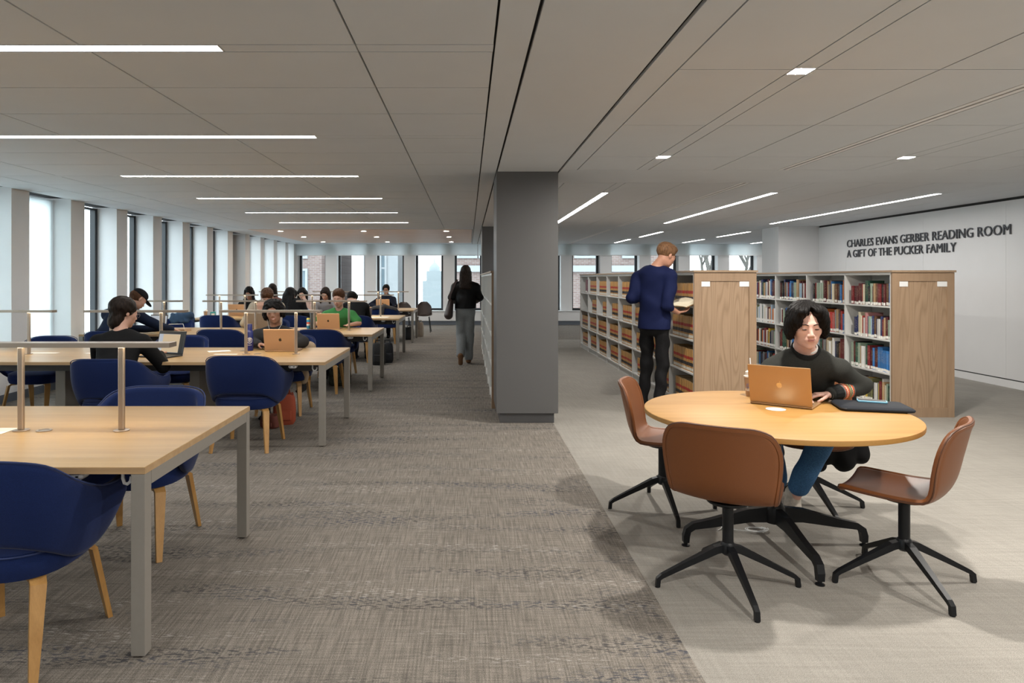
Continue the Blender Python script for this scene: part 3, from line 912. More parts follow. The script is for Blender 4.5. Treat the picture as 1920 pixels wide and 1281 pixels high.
# ------------------------------------------------------------------ round table
RX, RY, RR = 1.68, 3.80, .695
t = thing('round_table', 'round warm maple table on a black four footed pedestal', 'table', (RX, RY, 0))
MB().lathe([(0.001, TH - .030), (RR - .012, TH - .030), (RR - .002, TH - .026), (RR, TH - .012), (RR - .002, TH - .003), (RR - .006, TH), (0.001, TH)], n=96).build('tabletop', M_RTABLE, t, True)
MB().lathe([(.035, .15), (.035, TH - .05)], n=24).build('column', M_BLACKM, t, True)
MB().box(-.25, .25, -.03, .03, TH - .05, TH - .031).box(-.03, .03, -.25, .25, TH - .05, TH - .031).build('top_bracket', M_BLACKM, t)
MB().lathe([(.05, .13), (.055, .15), (.055, .21), (.038, .235)], n=24).build('hub', M_BLACKM, t, True)
for k_ in range(4):
    a = k_ * PI / 2
    d = Vector((math.cos(a), math.sin(a), 0)); z = lambda v: Vector((0, 0, v))
    MB().tube([d * .03 + z(.175), d * .15 + z(.168), d * .34 + z(.128), d * .445 + z(.110), d * .478 + z(.088), d * .487 + z(.055), d * .488 + z(.02)], 0,
              flat=[(.035, .085), (.035, .072), (.034, .046), (.034, .036), (.036, .034), (.036, .034), (.032, .030)]).build('leg', M_BLACKM, t)
    MB().lathe([(.022, 0), (.022, .006), (.01, .010), (.01, .022)], (d.x * .488, d.y * .488, 0), 14).build('foot', M_BLACKM, t, True)

# ------------------------------------------------------------------ laptops
M_GOLD = mat('rose gold aluminium', (.46, .31, .21), .38, .6)
M_GOLD2 = mat('warm gold aluminium', (.50, .32, .17), .36, .6)
M_GREYL = mat('grey brown aluminium', (.20, .17, .145), .4, .5)
M_KEYS = mat('black keys', (.015, .015, .016), .5)
M_BLACKL = mat('black laptop shell', (.02, .02, .022), .35)
M_SCRON = emit('lit laptop screen', (.80, .85, .92), .55)
M_SCRW = emit('document on a lit screen', (.95, .74, .48), .62)
M_LOGO_D = mat('dark mirror logo', (.05, .04, .03), .2, .3)
M_LOGO_L = mat('bright mirror logo', (.80, .66, .50), .15, .9)
def apple_outline():
    pts = []
    for i in range(64):
        a = 2 * PI * i / 64
        r = 1 + .05 * math.cos(2 * a)
        x = .92 * r * math.sin(a); y = r * math.cos(a) * .95
        y -= .22 * math.exp(-(x / .28) ** 2) * (1 if y > 0 else 0)
        y += .12 * math.exp(-(x / .22) ** 2) * (1 if y < 0 else 0)
        bx, by, br = 1.12, .18, .44
        dd = math.hypot(x - bx, y - by)
        if dd < br:
            x, y = bx + (x - bx) / dd * br, by + (y - by) / dd * br
            x = min(x, .92)
        pts.append((x, y))
    return pts
def laptop(label, loc, rotz, shell, logo, tilt=20, on=True, s=1.0, group='open laptops on the tables', split=False):
    """rotz=0: the reader sits at -Y looking towards +Y; the lid is hinged at the +Y side"""
    t = thing('laptop', label, 'laptop', loc, rotz, group)
    w, d = .162 * s, .112 * s
    b = MB().box(-w, w, -d, d, 0, .012, bev=.004).build('base', shell, t)
    MB().box(-w * .88, w * .88, -d * .12, d * .80, .0121, .0135).build('keyboard', M_KEYS, b)
    MB().box(-w * .36, w * .36, -d * .88, -d * .22, .0121, .0127).build('trackpad', shell, b)
    lid = MB().box(-w, w, -.003, .003, 0, .222 * s, bev=.0028).build('lid', shell, t)
    MB().box(-w * .97, w * .97, -.0038, -.0031, .008, .216 * s).build('screen', M_KEYS, lid)
    MB().box(-w * .93, w * .93, -.0044, -.0039, .016, .206 * s).build('display', M_SCRON if on else M_KEYS, lid)
    if split:
        MB().box(-w * .62, w * .62, -.0052, -.0046, .018, .188 * s).build('document', M_SCRW, lid)
        MB().box(w * .62, w * .93, -.0052, -.0046, .016, .206 * s).build('side_bar', M_KEYS, lid)
        MB().box(-w * .93, w * .62, -.0052, -.0046, .190 * s, .206 * s).build('top_bar', M_KEYS, lid)
    if logo:
        pts = apple_outline(); q = .0165 * s; cz = .112 * s
        m = MB(); n = len(pts)
        m.add([(-x * q, .0042, cz + y * q) for x, y in pts] + [(-x * q, .0031, cz + y * q) for x, y in pts] + [(0, .0042, cz), (0, .0031, cz)],
              [(i, (i + 1) % n, 2 * n) for i in range(n)] + [(i, (i + 1) % n, n + (i + 1) % n, n + i) for i in range(n)])
        lf = [(math.sin(a) * .12 + .0, math.cos(a) * .34) for a in [2 * PI * k_ / 12 for k_ in range(12)]]
        lf = [(.16 + x * .8 + y * .45, 1.22 + y * .8 - x * .3) for x, y in lf]
        m.add([(-x * q, .0042, cz + y * q) for x, y in lf] + [(-x * q, .0031, cz + y * q) for x, y in lf], [tuple(range(12))] + [(i, (i + 1) % 12, 12 + (i + 1) % 12, 12 + i) for i in range(12)])
        m.build('logo', logo, lid)
    lid.location = (0, d - .003, .012); lid.rotation_euler.x = -R(tilt)
    return t
def at(px, D): return (px - 878) * D / FPX
Z1 = TH + .0006
laptop('warm gold laptop on the round table, lid towards the viewer', (1.845, 4.03, Z1), R(180 - 38), M_GOLD2, M_LOGO_L, 14, True, 1.03)
laptop('rose gold laptop before the smiling reader', (at(530, 6.95), 7.0, Z1), R(180), M_GOLD, M_LOGO_D, 16)
laptop('rose gold laptop before the reader in green', (at(621, 10.1), 10.02, Z1), R(180), M_GOLD, M_LOGO_D, 14)
laptop('grey laptop before the curly haired reader', (at(481, 10.0), 10.0, Z1), R(180 + 12), M_GREYL, None, 8)
laptop('rose gold laptop before the reader in black with wavy hair', (at(453, 13.65), 13.5, Z1), R(180), M_GOLD, M_LOGO_D, 14)
laptop('rose gold laptop before the reader in the navy tracksuit', (at(720, 16.9), 16.8, Z1), R(180), M_GOLD, M_LOGO_D, 14)
laptop('black laptop with a lit page before the reader in the black sweater', (at(297, 6.4), 6.44, Z1), R(-20), M_BLACKL, None, 14, True, 1.0, split=True)
laptop('black laptop before the reader in the cap', (at(284, 9.55), 9.55, Z1), R(-20), M_BLACKL, None, 12, True, .95)

# ------------------------------------------------------------------ small things on the tables
def paper(label, x, y, w, d, rz, z=Z1, m=None, h=.0015, name='paper_sheet', group='papers on the study tables'):
    o = MB().box(-w / 2, w / 2, -d / 2, d / 2, 0, h).build(name, m or M_PAPER); o.location = (x, y, z); o.rotation_euler.z = rz
    return tag(o, label, 'paper', group)
paper('white paper at the left edge of the nearest table', -2.30, 3.30, .24, .13, 0)
paper('folded white paper left of the blue bottle', at(411, 6.9), 6.90, .21, .12, R(28), h=.003)
paper('flat white sheet before the blue bottle', at(428, 6.7), 6.63, .22, .05, 0)
paper('white sheet on the second table below the third lamp bar', at(82, 6.75), 6.75, .27, .08, 0)
paper('white sheet on the second table left of the black sweater', at(171, 6.7), 6.72, .12, .08, 0)
paper('open white notebook left of the smiling reader on the third table', at(436, 9.7), 9.40, .27, .21, R(15), h=.008, name='notebook')
paper('white papers at the right end of the fourth table', at(712, 12.9), 12.88, .33, .22, R(-4), h=.006)
paper('small yellow note at the right end of the fourth table', at(703, 13.15), 13.20, .10, .08, R(4), m=mat('yellow note', (.75, .60, .12), .8))
# banana and takeaway box
t = thing('banana', 'yellow banana on the third table beside the lamp post', 'banana', (at(308, 9.5), 9.42, Z1))
MB().tube([(-.08, 0, .03), (-.05, .01, .02), (0, .02, .018), (.05, .01, .022), (.08, -.005, .035), (.09, -.01, .045)], [.006, .016, .019, .018, .012, .005], 10).build('peel', mat('banana peel', (.70, .52, .03), .5, nscale=40, namp=.15), t, True)
t = thing('cardboard_box', 'low brown box with white wire handles on the third table', 'box', (at(337, 9.55), 9.52, Z1), R(-4))
MB().box(-.13, .13, -.10, .10, 0, .035).build('body', mat('kraft board', (.36, .26, .17), .8), t)
MB().tube([(-.12, -.06, .035), (-.11, -.06, .10), (.09, -.06, .105), (.11, -.06, .035)], .004, 6).build('handle', M_WHITEP, t, True)
# blue bottle
t = thing('water_bottle', 'royal blue bottle with a white round emblem on the second table', 'bottle', (at(471, 7.05), 6.98, Z1))
M_BOTTLE = mat('royal blue enamel', (.012, .022, .16), .35)
MB().lathe([(.038, 0), (.041, .006), (.041, .185), (.037, .20), (.03, .212)], n=28).build('body', M_BOTTLE, t, True)
MB().lathe([(.031, .212), (.031, .262), (.029, .268)], n=28).build('cap', M_BOTTLE, t, True)
em = MB()
def arc_patch(m, a0, a1, z0, z1, r=.0416, n=10):
    m.add([(r * math.sin(a0 + (a1 - a0) * i / n), -r * math.cos(a0 + (a1 - a0) * i / n), z) for z in (z0, z1) for i in range(n + 1)], [(i, i + 1, n + 2 + i, n + 1 + i) for i in range(n)])
def ring_patch(m, ac, zc, ro, ri, r=.0416, n=28):
    vs = []
    for rr in (ro, ri):
        for i in range(n):
            th = 2 * PI * i / n
            a = ac + rr * math.cos(th) / r; vs.append((r * math.sin(a), -r * math.cos(a), zc + rr * math.sin(th)))
    m.add(vs, [(i, (i + 1) % n, n + (i + 1) % n, n + i) for i in range(n)])
ring_patch(em, .45, .105, .029, .0245)
arc_patch(em, .45 - .30, .45 - .20, .092, .120, .0418); arc_patch(em, .45 + .20, .45 + .30, .092, .120, .0418); arc_patch(em, .45 - .05, .45 + .05, .088, .124, .0418)
arc_patch(em, .45 - .30, .45 + .30, .119, .123, .0419)
em.build('emblem', M_PAPER, t)
lw = MB()
for i in range(6): arc_patch(lw, .45 - .55 + i * .19, .45 - .55 + i * .19 + .11, .055, .062, .0418, 3)
lw.build('wordmark', M_PAPER, t)
# earphone case and keys beside the bottle
t = thing('key_ring', 'small bunch of keys left of the lamp post on the second table', 'keys', (at(457, 6.95), 6.93, Z1))
MB().tube([(.02 * math.cos(a), .02 * math.sin(a), .003) for a in [2 * PI * k_ / 12 for k_ in range(13)]], .0018, 5).build('ring', M_LEGM, t, True)
MB().box(-.03, .025, -.006, .006, .001, .004).box(-.01, .04, .008, .018, .001, .006).build('key', M_LEGM, t)
# can and tumbler
t = thing('drink_can', 'slim can with blue and orange bands on the third table', 'drink can', (at(578.5, 10.0), 10.0, Z1))
MB().lathe([(.022, 0), (.028, .008), (.028, .145), (.022, .155)], n=20).build('body', zbands('banded can', [(0, (.03, .25, .45)), (.3, (.8, .8, .8)), (.45, (.65, .10, .04)), (.62, (.04, .30, .5)), (.85, (.7, .55, .1))], 0), t, True)
t = thing('tumbler', 'tall black tumbler on the third table beside the can', 'tumbler', (at(588, 10.0), 9.96, Z1))
MB().lathe([(.033, 0), (.042, .01), (.042, .21), (.040, .215)], n=24).build('body', M_BLACKL, t, True)
MB().lathe([(.043, .216), (.043, .226), (.036, .232)], n=24).build('lid', M_BLACKL, t, True)
t = thing('tumbler', 'grey tumbler with a dark lower half on the fourth table', 'tumbler', (at(692.5, 13.2), 13.25, Z1))
MB().lathe([(.030, 0), (.034, .01), (.042, .16)], n=20).build('body', mat('grey blue cup', (.045, .05, .09), .4), t, True)
MB().lathe([(.043, .16), (.044, .175), (.03, .18)], n=20).build('lid', mat('brown lid', (.22, .15, .11), .5), t, True)
t = thing('iced_coffee_cup', 'clear cup of iced coffee on the left of the fourth table', 'cup', (-4.985, 13.15, Z1))
M_COFFEE = mat('milky coffee', (.42, .27, .17), .3)
MB().lathe([(.028, 0), (.038, .10)], n=18).build('coffee', M_COFFEE, t, True)
MB().lathe([(.041, .10), (.042, .112), (.025, .135), (.005, .136)], n=18).build('lid', M_WHITEP, t, True)
t = thing('teal_carton', 'small teal carton beside the iced coffee on the fourth table', 'carton', (-4.86, 13.2, Z1), R(20))
MB().box(-.05, .05, -.03, .03, 0, .09, bev=.004).build('body', mat('teal card', (.03, .24, .27), .6), t)
MB().box(-.03, .03, -.031, -.0303, .02, .06).build('label_patch', M_PAPER, t)
# round table things
t = thing('iced_coffee_cup', 'plastic cup of iced coffee with a printed paper label behind the laptop', 'cup', (at(1408, 4.28), 4.28, Z1), -.62)
MB().lathe([(.027, 0), (.029, .004), (.0405, .118)], n=28).build('coffee', M_COFFEE, t, True)
MB().lathe([(.041, .118), (.043, .118), (.043, .126), (.036, .130), (.034, .150), (.02, .160), (.004, .161)], n=28).build('lid', mat('frosted lid', (.70, .62, .52), .25), t, True)
MB().tube([(.0, 0, .159), (-.006, .0, .235)], .0035, 8).build('straw', M_WHITEP, t, True)
lb = MB(); vs = []
for z, r in ((.035, .0321), (.095, .0378)):
    for i in range(13):
        a = -1.1 + 2.0 * i / 12; vs.append((r * math.sin(a), -r * math.cos(a), z))
lb.add(vs, [(i, i + 1, 14 + i, 13 + i) for i in range(12)]); lab_o = lb.build('label_patch', M_PAPER, t, True)
def cup_text(txt, zc, size):
    me, co = text_mesh(txt)
    w = co[:, 0].max(); out = np.zeros_like(co)
    x = (co[:, 0] - w / 2) * size - .004; zz = zc + co[:, 1] * size
    rr = .0320 + (zz - .03) * .1 + .0012 + co[:, 2] * .01
    out[:, 0] = rr * np.sin(x / rr); out[:, 1] = -rr * np.cos(x / rr); out[:, 2] = zz
    me.vertices.foreach_set('co', out.ravel()); me.materials.append(MATS['label blue']); me.update()
    o = bpy.data.objects.new('printed_word', me); col.objects.link(o); o.parent = lab_o
mat('label blue', (.03, .16, .55), .6)
cup_text('JOE', .069, .017); cup_text('COFFEE', .052, .0125)
o = MB().lathe([(.052, 0), (.052, .0012)], n=32, sx=1, sy=1).build('paper_disc', M_PAPER); o.location = (at(1453, 3.86), 3.85, Z1)
tag(o, 'white round sticker on the round table before the laptop', 'sticker')
M_SLEEVE = mat('charcoal neoprene', (.018, .021, .027), .75, nscale=400, namp=.15, bstr=.1, bdist=.001, spec=.2)
t = thing('laptop_sleeve', 'charcoal zipped laptop sleeve lying on the round table', 'laptop sleeve', (2.255, 3.875, Z1), R(-14))
m = MB(); 
def rrect(w, d, r, n=6):
    out = []
    for cx, cy, a0 in ((w - r, d - r, 0), (-w + r, d - r, 90), (-w + r, -d + r, 180), (w - r, -d + r, 270)):
        for i in range(n + 1):
            a = R(a0 + 90 * i / n); out.append((cx + r * math.cos(a), cy + r * math.sin(a)))
    return out
def slab(m, w, d, r, prof):
    n = len(rrect(w, d, r)); vs = []; fs = []
    for inset, z in prof:
        vs += [(x, y, z) for x, y in rrect(w - inset, d - inset, max(r - inset, .004))]
    for k_ in range(len(prof) - 1):
        for i in range(n):
            j = (i + 1) % n; fs.append((k_ * n + i, k_ * n + j, (k_ + 1) * n + j, (k_ + 1) * n + i))
    fs.append(tuple(range(n))[::-1]); fs.append(tuple((len(prof) - 1) * n + i for i in range(n)))
    return m.add(vs, fs)
slab(m, .185, .130, .035, [(.02, 0), (.004, .004), (0, .011), (.001, .016), (.012, .024), (.03, .027)]).build('body', M_SLEEVE, t, True)
zp = rrect(.1855, .1305, .035); zp = [(x, y, .0135) for x, y in zp[:20]]
MB().tube(zp, .0022, 5).build('zip', M_KEYS, t, True)
t = thing('phone', 'phone in a pale blue case lying on the laptop sleeve', 'phone', (2.285, 3.925, Z1 + .0275), R(-25))
slab(MB(), .074, .036, .010, [(.002, 0), (0, .003), (0, .008), (.003, .0095)]).build('case', mat('pale blue silicone', (.22, .50, .68), .45), t, True)
slab(MB(), .069, .031, .008, [(0, .0096), (.001, .0104)]).build('screen', M_KEYS, t)
# white cable on the floor
pts = []
for i in range(60):
    a = i * .33
    rr = .055 - .0004 * i
    pts.append((1.70 - .03 + rr * 1.4 * math.cos(a) + (.0 if i > 12 else -(12 - i) * .025), 4.02 + rr * math.sin(a), .004 + .0006 * (i % 20)))
tag(MB().tube(pts, .003, 6).build('white_cable', M_WHITEP, None, True), 'white coiled cable on the carpet under the round table', 'cable')
# bags on the floor
def bag(name, label, x, y, w, d, h, m_, rz=0, strap=True, lean=0):
    t = thing(name, label, 'bag', (x, y, 0), rz, None)
    vs = MB(); prof = [(.0, .02, .8), (.12, .0, 1), (.5, .0, 1.02), (.85, .01, .95), (1.0, .04, .8)]
    nn = 20; V = []; F = []
    for k_, (f, ins, s_) in enumerate(prof):
        for i in range(nn):
            a = 2 * PI * i / nn; c, s2 = math.cos(a), math.sin(a)
            e = .6
            V.append(((abs(c) ** e) * math.copysign(1, c) * w / 2 * s_, (abs(s2) ** e) * math.copysign(1, s2) * d / 2 * s_ + lean * f, f * h + .01 * math.sin(3 * a) * f))
    for k_ in range(len(prof) - 1):
        for i in range(nn):
            j = (i + 1) % nn; F.append((k_ * nn + i, k_ * nn + j, (k_ + 1) * nn + j, (k_ + 1) * nn + i))
    F.append(tuple(range(nn))[::-1]); F.append(tuple((len(prof) - 1) * nn + i for i in range(nn)))
    vs.add(V, F).build('body', m_, t, True)
    if strap:
        MB().tube([(-w * .25, 0, h * .95), (-w * .2, lean, h * 1.15), (w * .2, lean, h * 1.15), (w * .25, 0, h * .95)], 0, flat=(.02, .006)).build('strap', m_, t)
    MB().box(-w * .3, w * .3, -d * .56, -d * .44, h * .15, h * .5, bev=.01).build('pocket', m_, t)
    return t
M_RUST = mat('rust red canvas', (.30, .055, .022), .8, nscale=200, namp=.1)
M_BAG = mat('black nylon', (.012, .012, .014), .7, nscale=200, namp=.2)
bag('tote_bag', 'rust red tote bag on the carpet beneath the second table', at(532, 6.95), 6.98, .22, .17, .30, M_RUST, R(15))
bag('tote_bag', 'dark red folded pouch beside the rust red tote', at(507, 6.8), 6.80, .20, .12, .13, mat('dark red canvas', (.12, .03, .02), .8), R(-20), False)
bag('backpack', 'black backpack on the carpet under the third table end', at(708, 11.6), 11.75, .24, .20, .36, M_BAG, 0)
bag('backpack', 'black backpack with a blue edge beside the fourth table leg', at(723, 11.8), 12.05, .20, .18, .34, mat('black blue nylon', (.012, .014, .02), .6, nscale=60, namp=.5), R(20))
bag('shoulder_bag', 'black bag by the end of the farthest table', at(768, 16.6), 16.55, .22, .16, .30, M_BAG, R(30))
bag('shoulder_bag', 'beige bag by the end of the farthest table', at(785, 16.9), 17.35, .18, .14, .36, mat('beige canvas', (.38, .32, .26), .8), R(-20))
bag('backpack', 'black bag on the carpet under the second table middle', at(352, 6.9), 6.75, .30, .2, .30, M_BAG, R(10))
bag('handbag', 'blue grey handbag on the fourth table beside the black haired reader', at(574, 13.3), 13.3, .15, .08, .13, mat('blue grey leather', (.12, .18, .28), .5), R(5)).location.z = Z1
bag('backpack', 'dark bag on the carpet behind the second table end', at(612, 8.6), 9.5, .30, .2, .24, mat('dark olive nylon', (.03, .035, .025), .8, nscale=30, namp=.5), R(10))
# ------------------------------------------------------------------ bookcases
M_LAW = zbands('law book binding', [(0, (.40, .20, .055)), (.045, (.62, .58, .50)), (.175, (.42, .215, .06)), (.25, (.025, .02, .02)), (.40, (.44, .23, .065)), (.53, (.36, .025, .015)), (.66, (.45, .24, .07)), (.965, (.36, .22, .09))], .16)
def colour_book_mat():
    m, nt, p = newmat('coloured book binding')
    tc = nt.nodes.new('ShaderNodeTexCoord'); sx = nt.nodes.new('ShaderNodeSeparateXYZ')
    L(nt, tc.outputs['Generated'], sx.inputs[0])
    oi = nt.nodes.new('ShaderNodeObjectInfo')
    ad = nt.nodes.new('ShaderNodeMath'); ad.operation = 'MULTIPLY_ADD'; L(nt, oi.outputs['Random'], ad.inputs[0]); ad.inputs[1].default_value = .05; L(nt, sx.outputs[2], ad.inputs[2])
    lab = ramp(nt, ad.outputs[0], [(0, g(0)), (.045, g(1)), (.165, g(0))]); nt.nodes[-1].color_ramp.interpolation = 'CONSTANT'
    onsp = nt.nodes.new('ShaderNodeMath'); onsp.operation = 'LESS_THAN'; L(nt, sx.outputs[0], onsp.inputs[0]); onsp.inputs[1].default_value = .06
    mu = nt.nodes.new('ShaderNodeMath'); mu.operation = 'MULTIPLY'; L(nt, lab, mu.inputs[0]); L(nt, onsp.outputs[0], mu.inputs[1])
    # title lettering as small flecks on the upper spine
    vz = nt.nodes.new('ShaderNodeCombineXYZ'); rn = nt.nodes.new('ShaderNodeMath'); rn.operation = 'MULTIPLY'; rn.inputs[1].default_value = 50
    L(nt, oi.outputs['Random'], rn.inputs[0]); L(nt, rn.outputs[0], vz.inputs[0]); L(nt, sx.outputs[2], vz.inputs[2]); L(nt, sx.outputs[1], vz.inputs[1])
    fl_ = noise(nt, vz.outputs[0], 22, 1)
    md = nt.nodes.new('ShaderNodeMath'); md.operation = 'MULTIPLY'
    bandz = ramp(nt, sx.outputs[2], [(0, g(0)), (.38, g(1)), (.88, g(0))]); nt.nodes[-1].color_ramp.interpolation = 'CONSTANT'
    L(nt, ramp(nt, fl_, [(.58, g(0)), (.66, g(.55))]), md.inputs[0]); L(nt, bandz, md.inputs[1])
    md2 = nt.nodes.new('ShaderNodeMath'); md2.operation = 'MULTIPLY'; L(nt, md.outputs[0], md2.inputs[0]); L(nt, onsp.outputs[0], md2.inputs[1])
    c = mixc(nt, md2.outputs[0], oi.outputs['Color'], (.62, .52, .34))
    c = mixc(nt, mu.outputs[0], c, (.78, .77, .72))
    L(nt, c, p.inputs['Base Color']); p.inputs['Roughness'].default_value = .5
    return m
M_CBOOK = colour_book_mat()
def book_mesh(t, h, d, binding, name, sag=0):
    """spine at -X, thickness along Y"""
    m = MB(); c = .0025; r = .006
    # boards and rounded spine
    sec = [(d, -t / 2), (.004, -t / 2), (0, -t / 2 + r * .6), (-.002, 0), (0, t / 2 - r * .6), (.004, t / 2), (d, t / 2)]
    n = len(sec)
    m.add([(x, y, z) for z in (0, h) for x, y in sec], [(i, i + 1, n + i + 1, n + i) for i in range(n - 1)])
    m.add([(x, y * .98, z) for z in (0, h) for x, y in [(d, -t / 2 + c), (.006, -t / 2 + c), (.006, t / 2 - c), (d, t / 2 - c)]], [(0, 1, 5, 4), (1, 2, 6, 5), (2, 3, 7, 6)])
    m.add([(d, -t / 2, 0), (d, -t / 2 + c, 0), (d, -t / 2 + c, h), (d, -t / 2, h)], [(0, 1, 2, 3)]); m.add([(d, t / 2, 0), (d, t / 2 - c, 0), (d, t / 2 - c, h), (d, t / 2, h)], [(0, 1, 2, 3)])
    for z in (0, h):
        m.add([(x, y, z) for x, y in sec[:4]] + [(.006, 0, z), (.006, -t / 2 + c, z), (d, -t / 2 + c, z)], [(0, 1, 2, 3, 4, 5, 6)])
        m.add([(x, y, z) for x, y in sec[3:]] + [(d, t / 2 - c, z), (.006, t / 2 - c, z), (.006, 0, z)], [(0, 1, 2, 3, 4, 5, 6)])
    m.box(.006, d - .004, -t / 2 + c, t / 2 - c, .003, h - .004, 1)
    me = bpy.data.meshes.new(name); me.from_pydata(m.v, [], m.f); me.materials.append(binding); me.materials.append(M_PAGES)
    me.polygons.foreach_set('material_index', m.mi); me.update()
    return me
PITCH = .93; HB = 1.55; LEVELS = [.10, .452, .808, 1.168]
def bookcase(xf, y0, nb, label, width=.655, name='bookcase', wood_end=True, cards=True):
    t = thing(name, label, 'bookcase', (xf, y0, 0), 0, 'double sided bookcases')
    Lc = PITCH * nb; e = .028
    top = MB().box(-.012, width + .012, -.014, Lc + .03, HB - .022, HB, bev=.002); top.build('top_board', M_CASET, t)
    # framed end panel
    z0 = 0
    if wood_end:
        o = MB().box(0, width, 0, e, 0, .10).box(0, width, 0, e, HB - .115, HB - .0225).box(0, .075, 0, e, .10, HB - .115).box(width - .075, width, 0, e, .10, HB - .115).build('end_panel', M_CASEF, t)
        MB().box(.075, width - .075, .010, e, .10, HB - .115).build('inset_panel', M_CASEW, o)
        if cards:
            for cx in (.115, width - .125):
                c = MB().box(cx - .052, cx + .052, .004, .0095, HB - .172, HB - .118).build('card_holder', M_WHITEP, o)
    MB().box(0, width, Lc, Lc + .022, 0, HB - .023).build('far_end_panel', M_CASEF, t)
    MB().box(width / 2 - .004, width / 2 + .004, e, Lc, .1, HB - .023).build('back_panel', M_SHELFM, t)
    MB().box(.02, width - .02, e, Lc, 0, .084).build('plinth', M_SHELFM, t)
    for k in range(nb + 1):
        yy = max(e + .014, PITCH * k) if k else e + .012
        yy = min(yy, Lc - .012)
        MB().box(.004, width - .004, yy - .011, yy + .011, .0, HB - .0225).build('upright', M_SHELFM, t)
    MB().box(.006, width - .006, e, Lc, HB - .05, HB - .0228).build('top_rail', M_SHELFM, t)
    for k in range(nb):
        a = (PITCH * k if k else e + .012) + .0115; b = min(PITCH * (k + 1), Lc - .012) - .0115
        for z in LEVELS: MB().box(.004, width - .004, a, b, z - .018, z).build('shelf', M_SHELFM, t)
    return t
B1 = bookcase(2.38, 7.30, 8, 'oak ended bookcase of tan law books beside the standing reader')
B2 = bookcase(4.465, 7.30, 8, 'oak ended bookcase of colourful books behind the reader at the round table')
B3 = bookcase(.262, 7.80, 7, 'white shelving with a thin oak edge, hidden behind the grey column', width=.62, cards=False)
for ch in B3.children:
    if ch.name.startswith(('shelf', 'upright')): pass
rnd = random.Random(11)
law_t = [.050, .054, .058, .047]
law_me = [book_mesh(tt, hh, .17, M_LAW, 'law_book') for tt, hh in zip(law_t, (.243, .246, .243, .240))]
rows = ['bottom', 'third', 'second', 'top']
bays = ['nearest', 'second', 'third', 'fourth', 'fifth', 'sixth', 'seventh', 'farthest']
def put(me, name, x, y, z, lab, cat, group, lean=0., colr=None):
    o = bpy.data.objects.new(name, me); col.objects.link(o)
    o.location = (x, y, z); o.rotation_euler = (lean, 0, 0)
    if colr: o.color = (*colr, 1)
    return tag(o, lab, cat, group)
nlaw = 0; rest = []
ORD = ['first', 'second', 'third', 'fourth', 'fifth', 'sixth', 'seventh', 'eighth', 'ninth', 'tenth', 'eleventh', 'twelfth', 'thirteenth', 'fourteenth', 'fifteenth', 'sixteenth', 'seventeenth', 'eighteenth', 'nineteenth', 'twentieth']
# how full each shelf of each bay is: (start gap, end gap) in metres, seen from the nearest end
fill = {}
for k in range(8):
    for r_ in range(4): fill[(k, r_)] = (rnd.uniform(.02, .10), rnd.uniform(.06, .22))
fill[(0, 3)] = (.06, .12); fill[(0, 2)] = (.03, .03); fill[(0, 1)] = (.03, .08); fill[(0, 0)] = (.03, .12)
fill[(5, 2)] = (.02, .45); fill[(6, 2)] = (.02, .35); fill[(4, 2)] = (.03, .3)
lean_cells = {(3, 3), (0, 0), (4, 0), (2, 1)}
for k in range(8):
    for r_ in range(4):
        if k == 7 and r_ == 2: continue
        ga, gb = fill[(k, r_)]
        a = 7.30 + (PITCH * k if k else .04) + .014 + ga; b = 7.30 + PITCH * (k + 1) - .014 - gb
        y = a; nth = -1
        while True:
            q = rnd.randrange(4); tt = law_t[q]
            if y + tt > b: break
            yy = y + tt / 2; y += tt + .001
            if k == 7 and r_ == 3: break
            nth += 1; lab = f'tan law book, {ORD[nth]} from the near end, {rows[r_]} shelf, {bays[k]} bay, left bookcase'
            if nlaw < 295:
                put(law_me[q], 'law_book', 2.38 + .022 + rnd.uniform(0, .006), yy, LEVELS[r_] + .0004, lab, 'book', f'law books on the {rows[r_]} shelf of the {bays[k]} bay'); nlaw += 1
            else: rest.append((q, yy, LEVELS[r_] + .0004))
if rest:
    m = MB()
    for q, yy, z in rest:
        me = law_me[q]
        m.add([(v.co.x + 2.403, v.co.y + yy, v.co.z + z) for v in me.vertices], [tuple(p.vertices) for p in me.polygons])
        m.mi[-len(me.polygons):] = [p.material_index for p in me.polygons]
    # these share one mesh, so their bands come from real height above each shelf
    mm, nt, p = newmat('distant law book binding')
    gm = nt.nodes.new('ShaderNodeNewGeometry'); sx = nt.nodes.new('ShaderNodeSeparateXYZ'); L(nt, gm.outputs['Position'], sx.inputs[0])
    a1_ = nt.nodes.new('ShaderNodeMath'); a1_.operation = 'SUBTRACT'; L(nt, sx.outputs[2], a1_.inputs[0]); a1_.inputs[1].default_value = .099
    a2_ = nt.nodes.new('ShaderNodeMath'); a2_.operation = 'MODULO'; L(nt, a1_.outputs[0], a2_.inputs[0]); a2_.inputs[1].default_value = .3557
    a3_ = nt.nodes.new('ShaderNodeMath'); a3_.operation = 'DIVIDE'; L(nt, a2_.outputs[0], a3_.inputs[0]); a3_.inputs[1].default_value = .245
    rr = ramp(nt, a3_.outputs[0], [(0, (.40, .20, .055)), (.045, (.62, .58, .50)), (.175, (.42, .215, .06)), (.25, (.025, .02, .02)), (.40, (.44, .23, .065)), (.53, (.36, .025, .015)), (.66, (.45, .24, .07))])
    nt.nodes[-1].color_ramp.interpolation = 'CONSTANT'
    L(nt, rr, p.inputs['Base Color'])
    tag(m.build('law_books_far', [mm, M_PAGES]), 'tan law books in the farthest bays of the left bookcase', 'books', None, 'stuff')
